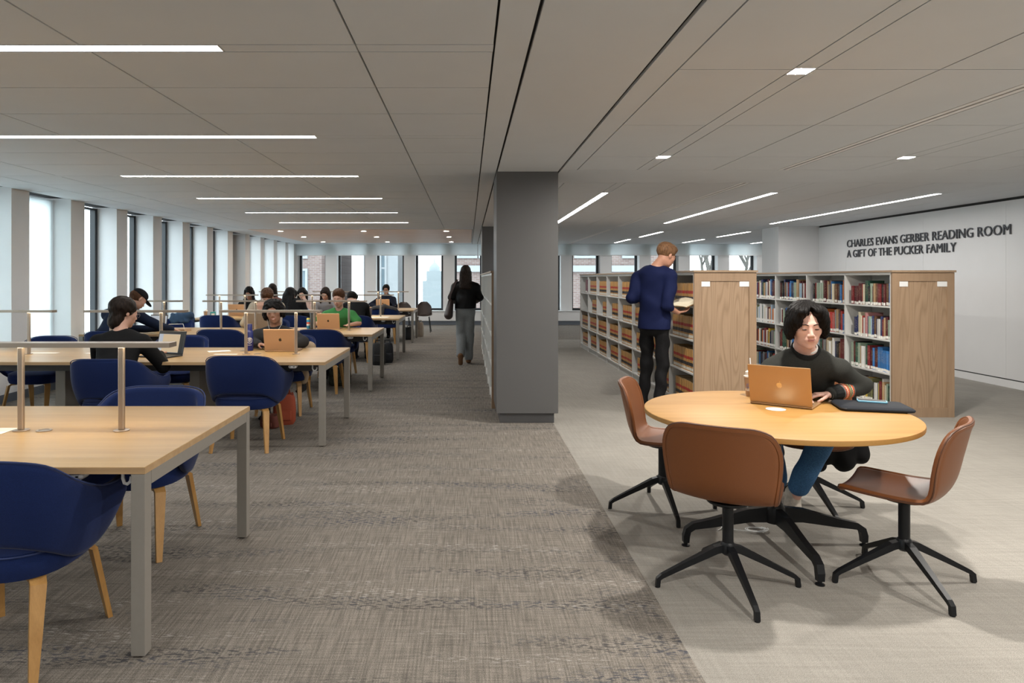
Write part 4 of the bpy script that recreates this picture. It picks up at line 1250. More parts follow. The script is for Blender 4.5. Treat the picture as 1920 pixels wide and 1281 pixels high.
# a few magazines at the far end top shelf
for i, c in enumerate([(.16, .05, .08), (.30, .12, .16), (.10, .06, .10), (.35, .12, .10), (.12, .05, .07)]):
    me = book_mesh(.035, .27, .16, M_CBOOK, 'bound_journal')
    put(me, 'bound_journal', 2.405, 14.0 + .04 + i * .04, LEVELS[3] + .0004, 'dark plum bound journal at the far end of the law bookcase, %s of five' % ['first', 'second', 'third', 'fourth', 'last'][i], 'book', 'plum journals on the farthest top shelf', 0, c)

COLS = [('dark red', (.16, .015, .018)), ('maroon', (.085, .012, .015)), ('navy', (.02, .03, .10)), ('bright blue', (.03, .16, .42)), ('cream', (.62, .56, .42)), ('white', (.70, .70, .68)),
        ('black', (.015, .015, .017)), ('dark green', (.02, .07, .045)), ('sage', (.28, .36, .28)), ('orange', (.55, .16, .03)), ('brown', (.14, .07, .035)), ('grey', (.20, .21, .22)), ('yellow', (.60, .42, .05)),
        ('pale blue', (.30, .42, .52)), ('red', (.42, .035, .03)), ('olive', (.14, .14, .06)), ('pink', (.55, .25, .25)), ('tan', (.40, .26, .14))]
WT = [9, 8, 7, 4, 5, 7, 9, 5, 4, 3, 4, 6, 1.4, 3, 4, 2, 1, 3]
cb = {}
def cmesh(tt, hh):
    key = (round(tt, 3), round(hh, 2))
    if key not in cb: cb[key] = book_mesh(key[0], key[1], .16 if hh < .26 else .19, M_CBOOK, 'library_book')
    return cb[key]
rnd = random.Random(23)
nc = 0; far = []
for k in range(4):
    for r_ in (3, 2, 1, 0):
        a = 7.30 + (PITCH * k if k else .04) + .016 + rnd.uniform(0, .02); b = 7.30 + PITCH * (k + 1) - .016 - rnd.uniform(.01, .07)
        if (k, r_) == (0, 2): b -= .08
        if (k, r_) == (0, 3): b -= .02
        seq = []; y = a
        base_h = rnd.choice([.225, .235, .245])
        while True:
            tt = rnd.choice([.022, .028, .034, .040, .030, .048]); hh = base_h + rnd.choice([-.02, -.01, 0, 0, .01, .02, .04])
            if (k, r_) == (0, 1) and y < a + .17: ci = 3; tt = .028; hh = .235
            elif seq and rnd.random() < .12: ci = seq[-1][3]; hh = seq[-1][2]
            else: ci = rnd.choices(range(len(COLS)), WT)[0]
            if (k, r_) in ((3, 2),) and rnd.random() < .5: ci = 5
            if y + tt > b: break
            seq.append((y + tt / 2, tt, hh, ci)); y += tt + .0008
        seen = {}
        for i, (yy, tt, hh, ci) in enumerate(seq):
            cn, cc = COLS[ci]
            lf = COLS[seq[i + 1][3]][0] if i + 1 < len(seq) else None; rg = COLS[seq[i - 1][3]][0] if i > 0 else None
            if lf and rg: nb = f'between {lf} and {rg}'
            elif rg: nb = f'at the left end'
            else: nb = f'at the right end'
            lab = f'{cn} book {nb}, {rows[r_]} shelf, {bays[k]} bay, right bookcase'
            seen[lab] = seen.get(lab, 0) + 1
            if seen[lab] > 1: lab = {2: 'second', 3: 'third', 4: 'fourth', 5: 'fifth', 6: 'sixth'}.get(seen[lab], 'another') + ' ' + lab
            v = rnd.uniform(.8, 1.2); c3 = tuple(min(1, x * v) for x in cc)
            if nc < 300: put(cmesh(tt, hh), 'library_book', 4.465 + .020 + rnd.uniform(0, .018), yy, LEVELS[r_] + .0004, lab, 'book', f'books on the {rows[r_]} shelf of the {bays[k]} bay, right bookcase', 0, c3); nc += 1
            else: far.append((yy, tt, hh, c3, LEVELS[r_] + .0004))
if far:
    m = MB(); mats = []; 
    pal = [mat('distant book ' + n, c, .5) for n, c in COLS] + [M_PAGES, M_PAPER]
    for yy, tt, hh, c3, z in far:
        j = min(range(len(COLS)), key=lambda q: sum((a_ - b_) ** 2 for a_, b_ in zip(COLS[q][1], c3)))
        x = 4.487
        m.box(x, x + .17, yy - tt / 2, yy + tt / 2, z, z + hh, j)
        m.box(x - .0006, x, yy - tt / 2 + .002, yy + tt / 2 - .002, z + .012, z + .045, len(pal) - 1)
    tag(m.build('library_books_far', pal), 'books in the bay farthest back that shows of the right bookcase', 'books', None, 'stuff')
# the few dark books on the hidden white shelving
for k, r_, lab in ((1, 3, 'topmost'), (2, 1, 'upper'), (1, 0, 'lower'), (2, 0, 'lowest')):
    for i in range(4):
        put(cmesh(.04, .25), 'library_book', .285, 7.80 + PITCH * k + .03 + i * .042, LEVELS[r_] + .0004, f'dark book on the white shelving left of the column, {lab} group of four, {["first", "second", "third", "fourth"][i]}', 'book', 'dark books on the hidden white shelving', 0, (.02, .03, .03))
# ------------------------------------------------------------------ figures: smooth bodies from blended distance fields
V3 = lambda *a: np.array(a, dtype=np.float64)
def nrm(v): v = np.asarray(v, float); return v / (np.linalg.norm(v) + 1e-12)
def lerp(a, b, t): return np.asarray(a, float) * (1 - t) + np.asarray(b, float) * t
class Field:
    def __init__(s): s.p = []
    def cone(s, a, b, ra, rb, k=.02, op='add'):
        a, b = np.asarray(a, float), np.asarray(b, float)
        r = max(ra, rb); s.p.append(('c', op, k, (a, b, ra, rb), np.minimum(a, b) - r, np.maximum(a, b) + r)); return s
    def ell(s, c, r, M=None, k=.02, op='add'):
        c = np.asarray(c, float); M = np.eye(3) if M is None else M; R_ = max(r)
        s.p.append(('e', op, k, (c, np.asarray(r, float), M), c - R_, c + R_)); return s
    def slab(s, a, b, ra, rb, right, k=.03, op='add'):
        """tapered elliptical limb; ra, rb = (half width, half depth)"""
        a, b = np.asarray(a, float), np.asarray(b, float); R_ = max(ra[0], rb[0], ra[1], rb[1])
        s.p.append(('s', op, k, (a, b, ra, rb, nrm(right)), np.minimum(a, b) - R_, np.maximum(a, b) + R_)); return s
    def build(s, name, m, res, parent, disp=None, cutz=None):
        adds = [p for p in s.p if p[1] == 'add']
        pad = 3 * res + .012
        lo = np.min([p[4] for p in adds], axis=0) - pad; hi = np.max([p[5] for p in adds], axis=0) + pad
        n = np.ceil((hi - lo) / res).astype(int) + 1
        F = np.full(n, 1.0, dtype=np.float32)
        ax = [lo[i] + res * np.arange(n[i]) for i in range(3)]
        for t, op, k, q, b0, b1 in s.p:
            mg = k + 2.5 * res + .012
            i0 = np.clip(np.floor((b0 - mg - lo) / res).astype(int), 0, n); i1 = np.clip(np.ceil((b1 + mg - lo) / res).astype(int) + 1, 0, n)
            if np.any(i1 <= i0): continue
            X = ax[0][i0[0]:i1[0], None, None]; Y = ax[1][None, i0[1]:i1[1], None]; Z = ax[2][None, None, i0[2]:i1[2]]
            if t == 'c':
                a, b, ra, rb = q; ab = b - a; L2 = max(ab @ ab, 1e-9)
                px, py, pz = X - a[0], Y - a[1], Z - a[2]
                tt = np.clip((px * ab[0] + py * ab[1] + pz * ab[2]) / L2, 0, 1)
                d = np.sqrt((px - tt * ab[0])**2 + (py - tt * ab[1])**2 + (pz - tt * ab[2])**2) - (ra + (rb - ra) * tt)
            elif t == 'e':
                c, r, M = q; px, py, pz = X - c[0], Y - c[1], Z - c[2]
                u = [(px * M[0][i] + py * M[1][i] + pz * M[2][i]) for i in range(3)]
                k0 = np.sqrt((u[0] / r[0])**2 + (u[1] / r[1])**2 + (u[2] / r[2])**2)
                k1 = np.sqrt((u[0] / r[0]**2)**2 + (u[1] / r[1]**2)**2 + (u[2] / r[2]**2)**2) + 1e-9
                d = k0 * (k0 - 1) / k1
            else:
                a, b, ra, rb, rt = q; ab = b - a; Ln = np.linalg.norm(ab); ax_ = ab / Ln
                rt = nrm(rt - ax_ * (rt @ ax_)); fw = np.cross(ax_, rt)
                px, py, pz = X - a[0], Y - a[1], Z - a[2]
                h = px * ax_[0] + py * ax_[1] + pz * ax_[2]; tt = np.clip(h / Ln, 0, 1); zz = h - tt * Ln
                xx = px * rt[0] + py * rt[1] + pz * rt[2]; yy = px * fw[0] + py * fw[1] + pz * fw[2]
                rx = ra[0] + (rb[0] - ra[0]) * tt; ry = ra[1] + (rb[1] - ra[1]) * tt; rz = np.minimum(rx, ry)
                k0 = np.sqrt((xx / rx)**2 + (yy / ry)**2 + (zz / rz)**2)
                k1 = np.sqrt((xx / rx**2)**2 + (yy / ry**2)**2 + (zz / rz**2)**2) + 1e-9
                d = k0 * (k0 - 1) / k1
            sub = F[i0[0]:i1[0], i0[1]:i1[1], i0[2]:i1[2]]
            if op == 'add':
                hh = np.maximum(k - np.abs(sub - d), 0) / max(k, 1e-6)
                sub[...] = np.minimum(sub, d) - hh * hh * k * .25
            else:
                hh = np.maximum(k - np.abs(sub + d), 0) / max(k, 1e-6)
                sub[...] = np.maximum(sub, -d) + hh * hh * k * .25
        if disp is not None:
            F += disp(ax[0][:, None, None], ax[1][None, :, None], ax[2][None, None, :]).astype(np.float32)
        if cutz is not None: F = np.maximum(F, (cutz - ax[2])[None, None, :].astype(np.float32))
        return mesh_from_field(name, F, lo, res, m, parent)
def mesh_from_field(name, F, lo, h, m, parent):
    S = F < 0
    nx, ny, nz = F.shape
    cnt = np.zeros((nx - 1, ny - 1, nz - 1), np.int8)
    for i in (0, 1):
        for j in (0, 1):
            for k in (0, 1): cnt += S[i:nx - 1 + i, j:ny - 1 + j, k:nz - 1 + k]
    act = (cnt > 0) & (cnt < 8)
    idx = np.full(act.shape, -1, np.int64); I = np.argwhere(act); idx[act] = np.arange(len(I))
    acc = np.zeros((len(I), 3)); num = np.zeros(len(I))
    for ax_ in range(3):
        o1, o2 = [a for a in range(3) if a != ax_]
        for u in (0, 1):
            for v in (0, 1):
                A = I.copy(); A[:, o1] += u; A[:, o2] += v; B = A.copy(); B[:, ax_] += 1
                fa = F[A[:, 0], A[:, 1], A[:, 2]]; fb = F[B[:, 0], B[:, 1], B[:, 2]]
                c = (fa < 0) != (fb < 0); t = np.where(c, fa / np.where(c, fa - fb, 1), 0)
                P = A.astype(float); P[:, ax_] += t
                acc[c] += P[c]; num[c] += 1
    V = acc / num[:, None] * h + lo
    quads = []
    for ax_ in range(3):
        o1, o2 = [(1, 2), (2, 0), (0, 1)][ax_]
        sl = [slice(None)] * 3; sl[ax_] = slice(0, F.shape[ax_] - 1); a = S[tuple(sl)]
        sl[ax_] = slice(1, None); b = S[tuple(sl)]
        E = np.argwhere(a != b); E = E[(E[:, o1] > 0) & (E[:, o2] > 0) & (E[:, o1] < F.shape[o1] - 1) & (E[:, o2] < F.shape[o2] - 1)]
        inside = a[E[:, 0], E[:, 1], E[:, 2]]
        def ci(d1, d2):
            Q = E.copy(); Q[:, o1] += d1; Q[:, o2] += d2; return idx[Q[:, 0], Q[:, 1], Q[:, 2]]
        q = np.stack([ci(-1, -1), ci(0, -1), ci(0, 0), ci(-1, 0)], 1)
        q[~inside] = q[~inside][:, ::-1]
        quads.append(q)
    Q = np.concatenate(quads); Q = Q[(Q >= 0).all(1)]
    # drop loose crumbs: keep the connected pieces that matter
    par = np.arange(len(V))
    ed = np.concatenate([Q[:, [0, 1]], Q[:, [1, 2]], Q[:, [2, 3]]])
    for _ in range(60):
        m1 = np.minimum(par[ed[:, 0]], par[ed[:, 1]]); old = par.copy()
        np.minimum.at(par, ed[:, 0], m1); np.minimum.at(par, ed[:, 1], m1); par = par[par]
        if (old == par).all(): break
    lab, c = np.unique(par, return_counts=True); keep = np.isin(par, lab[c > max(60, .03 * c.max())])
    Q = Q[keep[Q].all(1)]; used = np.zeros(len(V), bool); used[Q.ravel()] = True
    new = np.cumsum(used) - 1; V = V[used]; Q = new[Q]
    # one light relaxation
    deg = np.zeros(len(V)); S_ = np.zeros_like(V)
    for a, b in ((0, 1), (1, 2), (2, 3), (3, 0)):
        np.add.at(S_, Q[:, a], V[Q[:, b]]); np.add.at(deg, Q[:, a], 1); np.add.at(S_, Q[:, b], V[Q[:, a]]); np.add.at(deg, Q[:, b], 1)
    V = V * .5 + S_ / deg[:, None] * .5
    me = bpy.data.meshes.new(name)
    me.vertices.add(len(V)); me.loops.add(len(Q) * 4); me.polygons.add(len(Q))
    off = np.array(parent.location) if parent is not None else np.zeros(3)
    me.vertices.foreach_set('co', (V - off).ravel()); me.loops.foreach_set('vertex_index', Q.ravel().astype(np.int32))
    me.polygons.foreach_set('loop_start', np.arange(0, len(Q) * 4, 4, dtype=np.int32))
    me.polygons.foreach_set('use_smooth', np.ones(len(Q), bool))
    me.update(calc_edges=True); me.validate()
    me.materials.append(m)
    o = bpy.data.objects.new(name, me); col.objects.link(o); o.parent = parent
    return o
def ik(a, c, l1, l2, hint):
    a, c = np.asarray(a, float), np.asarray(c, float); d = c - a; L_ = np.linalg.norm(d)
    if L_ > (l1 + l2) * .995: c = a + d / L_ * (l1 + l2) * .995; d = c - a; L_ = np.linalg.norm(d)
    x = (l1 * l1 - l2 * l2 + L_ * L_) / (2 * L_); h = math.sqrt(max(l1 * l1 - x * x, 0))
    u = d / L_; hn = np.asarray(hint, float); hn = nrm(hn - u * (hn @ u))
    return a + u * x + hn * h, c
def frame(yaw, pitch=0, roll=0):
    """columns: right, forward, up; yaw 0 looks to +Y"""
    y, p, r = R(yaw), R(pitch), R(roll)
    Rz = np.array([[math.cos(y), -math.sin(y), 0], [math.sin(y), math.cos(y), 0], [0, 0, 1]])
    Rx = np.array([[1, 0, 0], [0, math.cos(p), -math.sin(p)], [0, math.sin(p), math.cos(p)]])
    Ry = np.array([[math.cos(r), 0, math.sin(r)], [0, 1, 0], [-math.sin(r), 0, math.cos(r)]])
    return Rz @ Rx @ Ry
def hair_mat(name, c, hi=None):
    if name in MATS: return MATS[name]
    m, nt, p = newmat(name)
    f = noise(nt, coords(nt, (60, 60, 7)), 1.5, 3, .6)
    hi = hi or tuple(x * 2.2 for x in c)
    L(nt, ramp(nt, f, [(.35, c), (.75, hi)]), p.inputs['Base Color'])
    p.inputs['Roughness'].default_value = .55
    p.inputs['Specular IOR Level'].default_value = .13
    bump(nt, p, f, .7, .005)
    return m
M_HBLACK = hair_mat('black hair', (.0025, .002, .002), (.010, .0085, .008))
M_HDARK = hair_mat('dark brown hair', (.007, .0045, .0035), (.028, .018, .013))
M_HBROWN = hair_mat('brown hair', (.045, .021, .011), (.14, .068, .036))
M_HBLOND = hair_mat('sandy hair', (.095, .048, .024), (.235, .125, .062))
M_LIP = mat('lips', (.48, .20, .165), .5)
M_EYE = mat('dark eye line', (.02, .014, .012), .3)
M_TEETH = mat('teeth', (.75, .72, .66), .4)
def fuzz(amp, f):
    def d(x, y, z): return amp * (np.sin(f * x + 3 * np.sin(f * .6 * z)) * np.sin(f * y + 2 * np.sin(f * .5 * x)) + .6 * np.sin(f * 1.7 * z + 2 * np.sin(f * y)) * np.sin(f * 1.3 * x))
    return d
def folds(amp, f=22):
    def d(x, y, z): return amp * (np.sin(f * z + 2.2 * np.sin(f * .45 * x + 1) + 1.7 * np.sin(f * .4 * y)) * (.6 + .4 * np.sin(9 * x + 7 * y)) + .5 * np.sin(f * 1.6 * x + 2 * np.sin(f * .7 * z)))
    return d
def add_hand(F, wrist, d, n, side, curl=.45, r=.0085, s=1.0, spread=1.0):
    """d: pointing direction, n: the way the palm faces, side: +1 thumb towards d x n"""
    d = nrm(d); n = np.asarray(n, float); n = nrm(n - d * (n @ d)); lat = np.cross(d, n) * side
    F.slab(wrist + d * .012 * s, wrist + d * .078 * s, (.027 * s, .015 * s), (.037 * s, .012 * s), lat, k=.012)
    for i, (o, ln) in enumerate(((.030, .066), (.010, .075), (-.010, .070), (-.029, .054))):
        p = wrist + d * (.080 - abs(i - 1.3) * .004) * s + lat * o * s * spread
        for j, f in enumerate((.45, .32, .26)):
            a = curl * (j + .6 + .12 * i)
            q = p + (d * math.cos(a) + n * math.sin(a) + lat * (1.3 - i) * -.0 ) * ln * f * 1.05 * s
            F.cone(p, q, r * (1.06 - .1 * j), r * (1.0 - .1 * j), k=.0035); p = q
    p = wrist + d * .022 * s + lat * .026 * s
    for v, ln, rr in ((lat * .75 + d * .65 + n * .25, .036, 1.25), (d * .85 + lat * .45 + n * .35, .030, 1.1), (d * .95 + lat * .1 + n * .4, .024, .95)):
        q = p + nrm(v) * ln * s; F.cone(p, q, r * rr, r * rr * .93, k=.006); p = q
def head_field(F, H, M, s, neck):
    P = lambda x, y, z: H + M @ (np.array([x, y, z]) * s)
    E = lambda c, r, k=.02, op='add': F.ell(P(*c), np.array(r) * s, M, k, op)
    E((0, -.018, .035), (.074, .094, .082), .02)
    E((0, .026, -.018), (.063, .063, .080), .03)
    E((0, .026, -.070), (.050, .052, .040), .03)
    E((0, .068, -.098), (.018, .016, .015), .025)
    for q in (-1, 1):
        E((q * .043, .055, -.018), (.019, .020, .020), .02)
        E((q * .078, -.010, -.004), (.008, .017, .030), .006)
    F.cone(P(-.030, .0795, .024), P(.030, .0795, .024), .0085 * s, .0085 * s, .018)
    for q in (-1, 1): E((q * .031, .094, .004), (.017, .012, .0105), .009, 'sub')
    for q in (-1, 1): E((q * .031, .0775, .004), (.0150, .0120, .0110), .006)
    F.cone(P(0, .084, .008), P(0, .1035, -.030), .0065 * s, .0105 * s, .013)
    for q in (-1, 1): E((q * .0115, .097, -.034), (.0075, .010, .0068), .006)
    E((0, .080, -.058), (.026, .016, .018), .018)
    F.cone(P(0, -.022, -.045), neck, .052 * s, .056 * s, .03)
def ball(name, M, c, r, m, parent, n=14):
    mb = MB(); prof = [(math.sin(PI * i / 8) + 1e-4, -math.cos(PI * i / 8)) for i in range(9)]
    mb.lathe(prof, n=n)
    off = np.array(parent.location)
    mb.v = [tuple(np.asarray(c) - off + M @ (np.array(v) * r)) for v in mb.v]
    return mb.build(name, m, parent, True)
def face_parts(root, body, H, M, s, brow, smile=False, glasses=False, eyes='down'):
    P = lambda x, y, z: H + M @ (np.array([x, y, z]) * s)
    for q in (-1, 1):
        ball('eye', M, P(q * .031, .0875, -.0015), np.array([.0120, .0034, .0033 if eyes == 'down' else .0045]) * s, M_EYE, root)
        mb = MB().tube([P(q * .013, .0895, .0215) - np.array(root.location), P(q * .028, .0905, .0265) - np.array(root.location), P(q * .046, .0765, .0225) - np.array(root.location)], 0, flat=[(.006 * s, .004 * s), (.007 * s, .004 * s), (.003 * s, .003 * s)])
        mb.build('eyebrow', brow, root)
    off = np.array(root.location)
    if smile:
        def arc(z0, z1, y, wd, fl, nm, m_):
            MB().tube([P(wd * t, y - .012 * t * t, z0 + (z1 - z0) * t * t) - off for t in (-1, -.7, -.35, 0, .35, .7, 1)], 0, flat=[(fl[0] * q_, fl[1] * q_) for q_ in (.4, .8, 1, 1, 1, .8, .4)]).build(nm, m_, root, True)
        arc(-.0560, -.0500, .0965, .027, (.008, .0050), 'upper_lip', M_LIP); arc(-.0690, -.0510, .0955, .026, (.009, .0070), 'lower_lip', M_LIP)
        arc(-.0620, -.0520, .0965, .021, (.005, .0085), 'teeth', M_TEETH)
    else:
        ball('upper_lip', M, P(0, .0945, -.0545), np.array([.0205, .0062, .0046]) * s, M_LIP, root)
        ball('lower_lip', M, P(0, .0935, -.0625), np.array([.0175, .0068, .0052]) * s, M_LIP, root)
    if glasses:
        off = np.array(root.location); mb = MB()
        for q in (-1, 1):
            mb.tube([P(q * .034 + .021 * math.cos(a), .103, -.002 + .018 * math.sin(a)) - off for a in [2 * PI * i / 14 for i in range(15)]], .0013, 5)
            mb.tube([P(q * .055, .103, .004) - off, P(q * .078, .06, .006) - off, P(q * .082, -.01, .004) - off], .0013, 5)
        mb.tube([P(-.013, .104, .0) - off, P(.013, .104, 0) - off], .0013, 5)
        mb.build('glasses', M_LEGM, root)
def hair(root, style, H, M, s, m, res):
    F = Field(); P = lambda x, y, z: H + M @ (np.array([x, y, z]) * s)
    E = lambda c, r, k=.02, op='add': F.ell(P(*c), np.array(r) * s, M, k, op)
    down = np.array([0, 0, -1.]); bk = -M[:, 1]; bk[2] = 0; bk = nrm(bk); rt = M[:, 0]
    dsp = fuzz(.0022, 110)
    if style == 'short':
        E((0, -.028, .046), (.088, .106, .092)); E((0, .045, .092), (.055, .042, .030), .03); E((0, .02, .11), (.05, .06, .022), .03)
        E((0, .125, -.044), (.085, .085, .125), .01, 'sub'); E((0, .02, -.16), (.12, .15, .105), .01, 'sub'); 
        for q in (-1, 1): E((q * .095, .02, -.025), (.03, .03, .045), .01, 'sub')
    elif style == 'curtain':
        E((0, -.022, .048), (.096, .110, .094), .03)
        for q in (-1, 1):
            E((q * .040, .050, .092), (.046, .050, .034), .03); E((q * .072, .050, .045), (.030, .042, .052), .025)
            E((q * .088, .010, -.010), (.026, .052, .062), .03)
        E((0, -.060, -.030), (.078, .060, .070), .03)
        E((0, .120, -.050), (.062, .075, .112), .012, 'sub'); E((-.004, .112, .046), (.050, .060, .042), .010, 'sub'); E((-.006, .10, .085), (.014, .05, .035), .010, 'sub')
        E((0, .03, -.185), (.13, .16, .105), .012, 'sub')
        def dsp(x, y, z):
            a = np.arctan2(x - H[0], y - H[1]); return .0022 * np.sin(38 * a + 3 * np.sin(30 * z)) + .0016 * np.sin(71 * a + 40 * z) + .0012 * np.sin(90 * z + 9 * a)
    elif style == 'bob':
        E((0, -.030, .040), (.096, .112, .098), .03); E((0, -.060, -.070), (.078, .056, .085), .03)
        E((0, .115, -.045), (.075, .075, .115), .012, 'sub'); dsp = fuzz(.0035, 60)
    elif style == 'curly':
        E((0, -.020, .052), (.090, .104, .090), .03); E((0, .045, .088), (.062, .048, .038), .03)
        E((0, .120, -.050), (.080, .072, .108), .012, 'sub'); E((0, .02, -.15), (.12, .15, .105), .01, 'sub'); dsp = fuzz(.0060, 95)
    elif style == 'afro':
        E((0, -.030, .045), (.105, .112, .092), .03)
        for q in (-1, 1): E((q * .085, -.02, -.02), (.040, .060, .060), .03)
        E((0, .118, -.045), (.066, .070, .112), .012, 'sub'); dsp = fuzz(.0065, 80)
    elif style in ('long', 'longback', 'tied', 'wavy'):
        E((0, -.026, .042), (.087, .104, .092), .03)
        for q in (-1, 1): E((q * .070, .030, .030), (.022, .046, .060), .02)
        E((0, .118, -.042), (.058, .075, .108), .010, 'sub')
        if style == 'tied': E((0, -.105, .0), (.035, .035, .035), .02)
        else:
            Ln = {'long': .20, 'longback': .25, 'wavy': .19}[style]
            for q in (-1, -.4, .4, 1):
                a = P(q * (.056 if style != 'longback' else .064), -.062, -.01); b = a + down * Ln + bk * (.035 if style != 'longback' else .095) + rt * q * .012
                F.cone(a, b, .042 * s, (.026 if style != 'longback' else .040) * s, .035)
            if style != 'longback':
                for q in (-1, 1):
                    a = P(q * .076, .012, .01); b = a + down * (Ln * .9) + rt * q * .02
                    F.cone(a, b, .024 * s, .020 * s, .02)
        dsp = fuzz(.0022 if style != 'wavy' else .006, 95 if style != 'wavy' else 60)
    elif style == 'cap':
        E((0, -.035, .015), (.080, .090, .080), .02); E((0, .10, -.05), (.10, .095, .13), .01, 'sub'); E((0, .0, -.15), (.13, .15, .09), .01, 'sub')
    return F.build('hair', m, res, root, dsp)
CL = {}
def cloth(name, c, rough=.85, ns=300, amp=.12):
    if name not in CL: CL[name] = mat(name, c, rough, nscale=ns, namp=amp, bstr=.12, bdist=.001, spec=.12)
    return CL[name]
def person(label, head, yaw, look=(0, -15, 0), pelvis=None, wrists=None, elbows=None, hand_dir=None, knees=None, ankles=None, s=1.0, hs=1.0,
           skin_k='light', style='short', hair_m=None, top=None, sleeve='long', top_name='sweater', trousers=None, shoe=None, res=.008, sw=.175,
           bulk=1.0, curl=.45, foot_dirs=None, smile=False, glasses=False, faces=True, neck=None, stand=False, leg_r=1.0, fold=.003, palm=None, collar=None, drop=.085, cutz=None, hem=None):
    H = np.array(head, float); B = frame(yaw); rt, fw, up = B[:, 0], B[:, 1], B[:, 2]
    M = frame(yaw + look[0], look[1], look[2])
    pelvis = np.array(pelvis, float)
    nb = np.array(neck, float) if neck is not None else H - up * (.185 - .0018 * abs(look[1])) * hs - fw * (.055 + .0012 * abs(look[1])) * hs
    root = thing('person', label, 'person', (pelvis[0], pelvis[1], 0))
    sh = [nb + rt * sw * q * s + up * -drop for q in (-1, 1)]       # left, right
    chest = lerp(nb, pelvis, .30) - fw * .0; waist = lerp(nb, pelvis, .66) - fw * (0 if stand else .05)
    if elbows is None: elbows = [None, None]
    el = []; wr = []
    for i, q in enumerate((-1, 1)):
        w = np.array(wrists[i], float)
        if elbows[i] is None:
            e, w = ik(sh[i], w, .29 * s, .26 * s, rt * q * .6 - up * .8 - fw * .15)
        else: e = np.array(elbows[i], float)
        el.append(e); wr.append(w)
    hips = [pelvis + rt * q * .088 * s for q in (-1, 1)]
    kn = []; an = []
    for i, q in enumerate((-1, 1)):
        a = np.array(ankles[i], float) if ankles else pelvis + fw * .40 + rt * q * .11; 
        if not ankles: a[2] = .085
        if knees and knees[i] is not None: k_ = np.array(knees[i], float)
        else: k_, a = ik(hips[i], a, .43 * s, .42 * s, fw * 1.0 + up * (.0 if stand else .6))
        kn.append(k_); an.append(a)
    # body, one continuous surface
    F = Field()
    head_field(F, H, M, hs, nb + up * -.01)
    F.slab(nb + up * -.07, waist, (.150 * s, .080), (.120 * s, .085), rt, .04)
    F.slab(waist, pelvis, (.120 * s, .085), (.145 * s, .095), rt, .04)
    F.cone(lerp(sh[0], sh[1], .22), lerp(sh[0], sh[1], .78), .050, .050, .04)
    hd = []
    for i, q in enumerate((-1, 1)):
        F.cone(sh[i], el[i], .045 * s, .036 * s, .03); F.cone(el[i], wr[i], .036 * s, .025 * s, .015)
        d = nrm(wr[i] - el[i]) if not hand_dir or hand_dir[i] is None else nrm(np.array(hand_dir[i], float))
        n_ = -up if not palm or palm[i] is None else np.array(palm[i], float)
        add_hand(F, wr[i], d, n_, -q, curl if not isinstance(curl, (list, tuple)) else curl[i], max(.0085, res * 1.15), s)
        F.cone(hips[i], kn[i], .066 * s, .050 * s, .03); F.cone(kn[i], an[i], .050 * s, .034 * s, .02)
    F.build('body', skin(skin_k), res, root)
    if faces: face_parts(root, None, H, M, hs, hair_m or M_HDARK, smile, glasses)
    if style: hair(root, style, H, M, hs, hair_m or M_HDARK, res)
    # top
    T = Field(); b = bulk
    T.slab(nb + up * -.075, waist, (.172 * s * b, .100 * b), (.148 * s * b, .108 * b), rt, .05)
    T.slab(waist, pelvis + up * (-.12 if stand else .03), (.148 * s * b, .108 * b), ((.176 if stand else .166) * s * b, (.135 if stand else .128) * b), rt, .05)
    for q in (0, 1): T.cone(nb + up * -.035 + (sh[q] - nb) * .22, sh[q] + up * .0, .050 * b, .058 * b, .045)
    for i in (0, 1):
        if sleeve == 'long': T.cone(sh[i], el[i], .064 * s * b, .052 * s * b, .03); T.cone(el[i], lerp(el[i], wr[i], .92), .052 * s * b, .038 * s * b, .02)
        elif sleeve == 'elbow': T.cone(sh[i], el[i], .064 * s * b, .054 * s * b, .03); T.cone(el[i], lerp(el[i], wr[i], .18), .054 * s * b, .050 * s * b, .015)
        else: T.cone(sh[i], lerp(sh[i], el[i], .72), .064 * s * b, .062 * s * b, .03)
    if collar == 'crew': T.ell(nb + up * .045 + fw * .01, (.060 * hs, .060 * hs, .055), None, .012, 'sub')
    if collar == 'deep': T.ell(nb + up * .035 + fw * .035, (.066 * hs, .066 * hs, .068), None, .012, 'sub')
    elif collar == 'open': T.ell(nb + up * .045 + fw * .045, (.055, .060, .085), None, .012, 'sub')
    elif collar == 'high':
        hv = nrm(H - np.array([0, 0, .05]) - nb); T.cone(nb - up * .02, nb + hv * .052, .066, .0615, .02); T.ell(nb + hv * .118, (.056, .056, .060), None, .005, 'sub')
    to = T.build(top_name, top, res, root, folds(fold), cutz)
    # trousers
    G = Field(); lr = leg_r
    G.slab(pelvis + up * (.05 if stand else .06), pelvis - up * .04, (.150 * s, .105), (.148 * s, .106), rt, .04)
    for i in (0, 1):
        G.cone(hips[i], kn[i], (.078 if stand else .092) * s * min(lr, 1.1), .066 * s * lr, .04); G.cone(kn[i], lerp(kn[i], an[i], hem or (.95 if stand else .86)), .066 * s * lr, .052 * s * lr, .02)
    G.build('trousers', trousers, res, root, folds(fold * .8, 26))
    # shoes
    for i in (0, 1):
        fd = nrm(np.array(foot_dirs[i], float)) if foot_dirs and foot_dirs[i] is not None else fw
        S = Field(); a = an[i]; side = nrm(np.cross(fd, up)); dn = -nrm(np.cross(side, fd))
        dn = dn if dn[2] < 0 else -dn
        S.slab(a + dn * .045 - fd * .035, a + dn * .052 + fd * .135, (.038, .030), (.040, .024), side, .02); S.cone(a + dn * .02, a - dn * .045, .046, .045, .03)
        S.build('shoe', shoe or cloth('black shoe', (.02, .02, .022)), res, root)
    return root, dict(H=H, M=M, nb=nb, sh=sh, el=el, wr=wr, B=B, kn=kn, an=an, to=to)
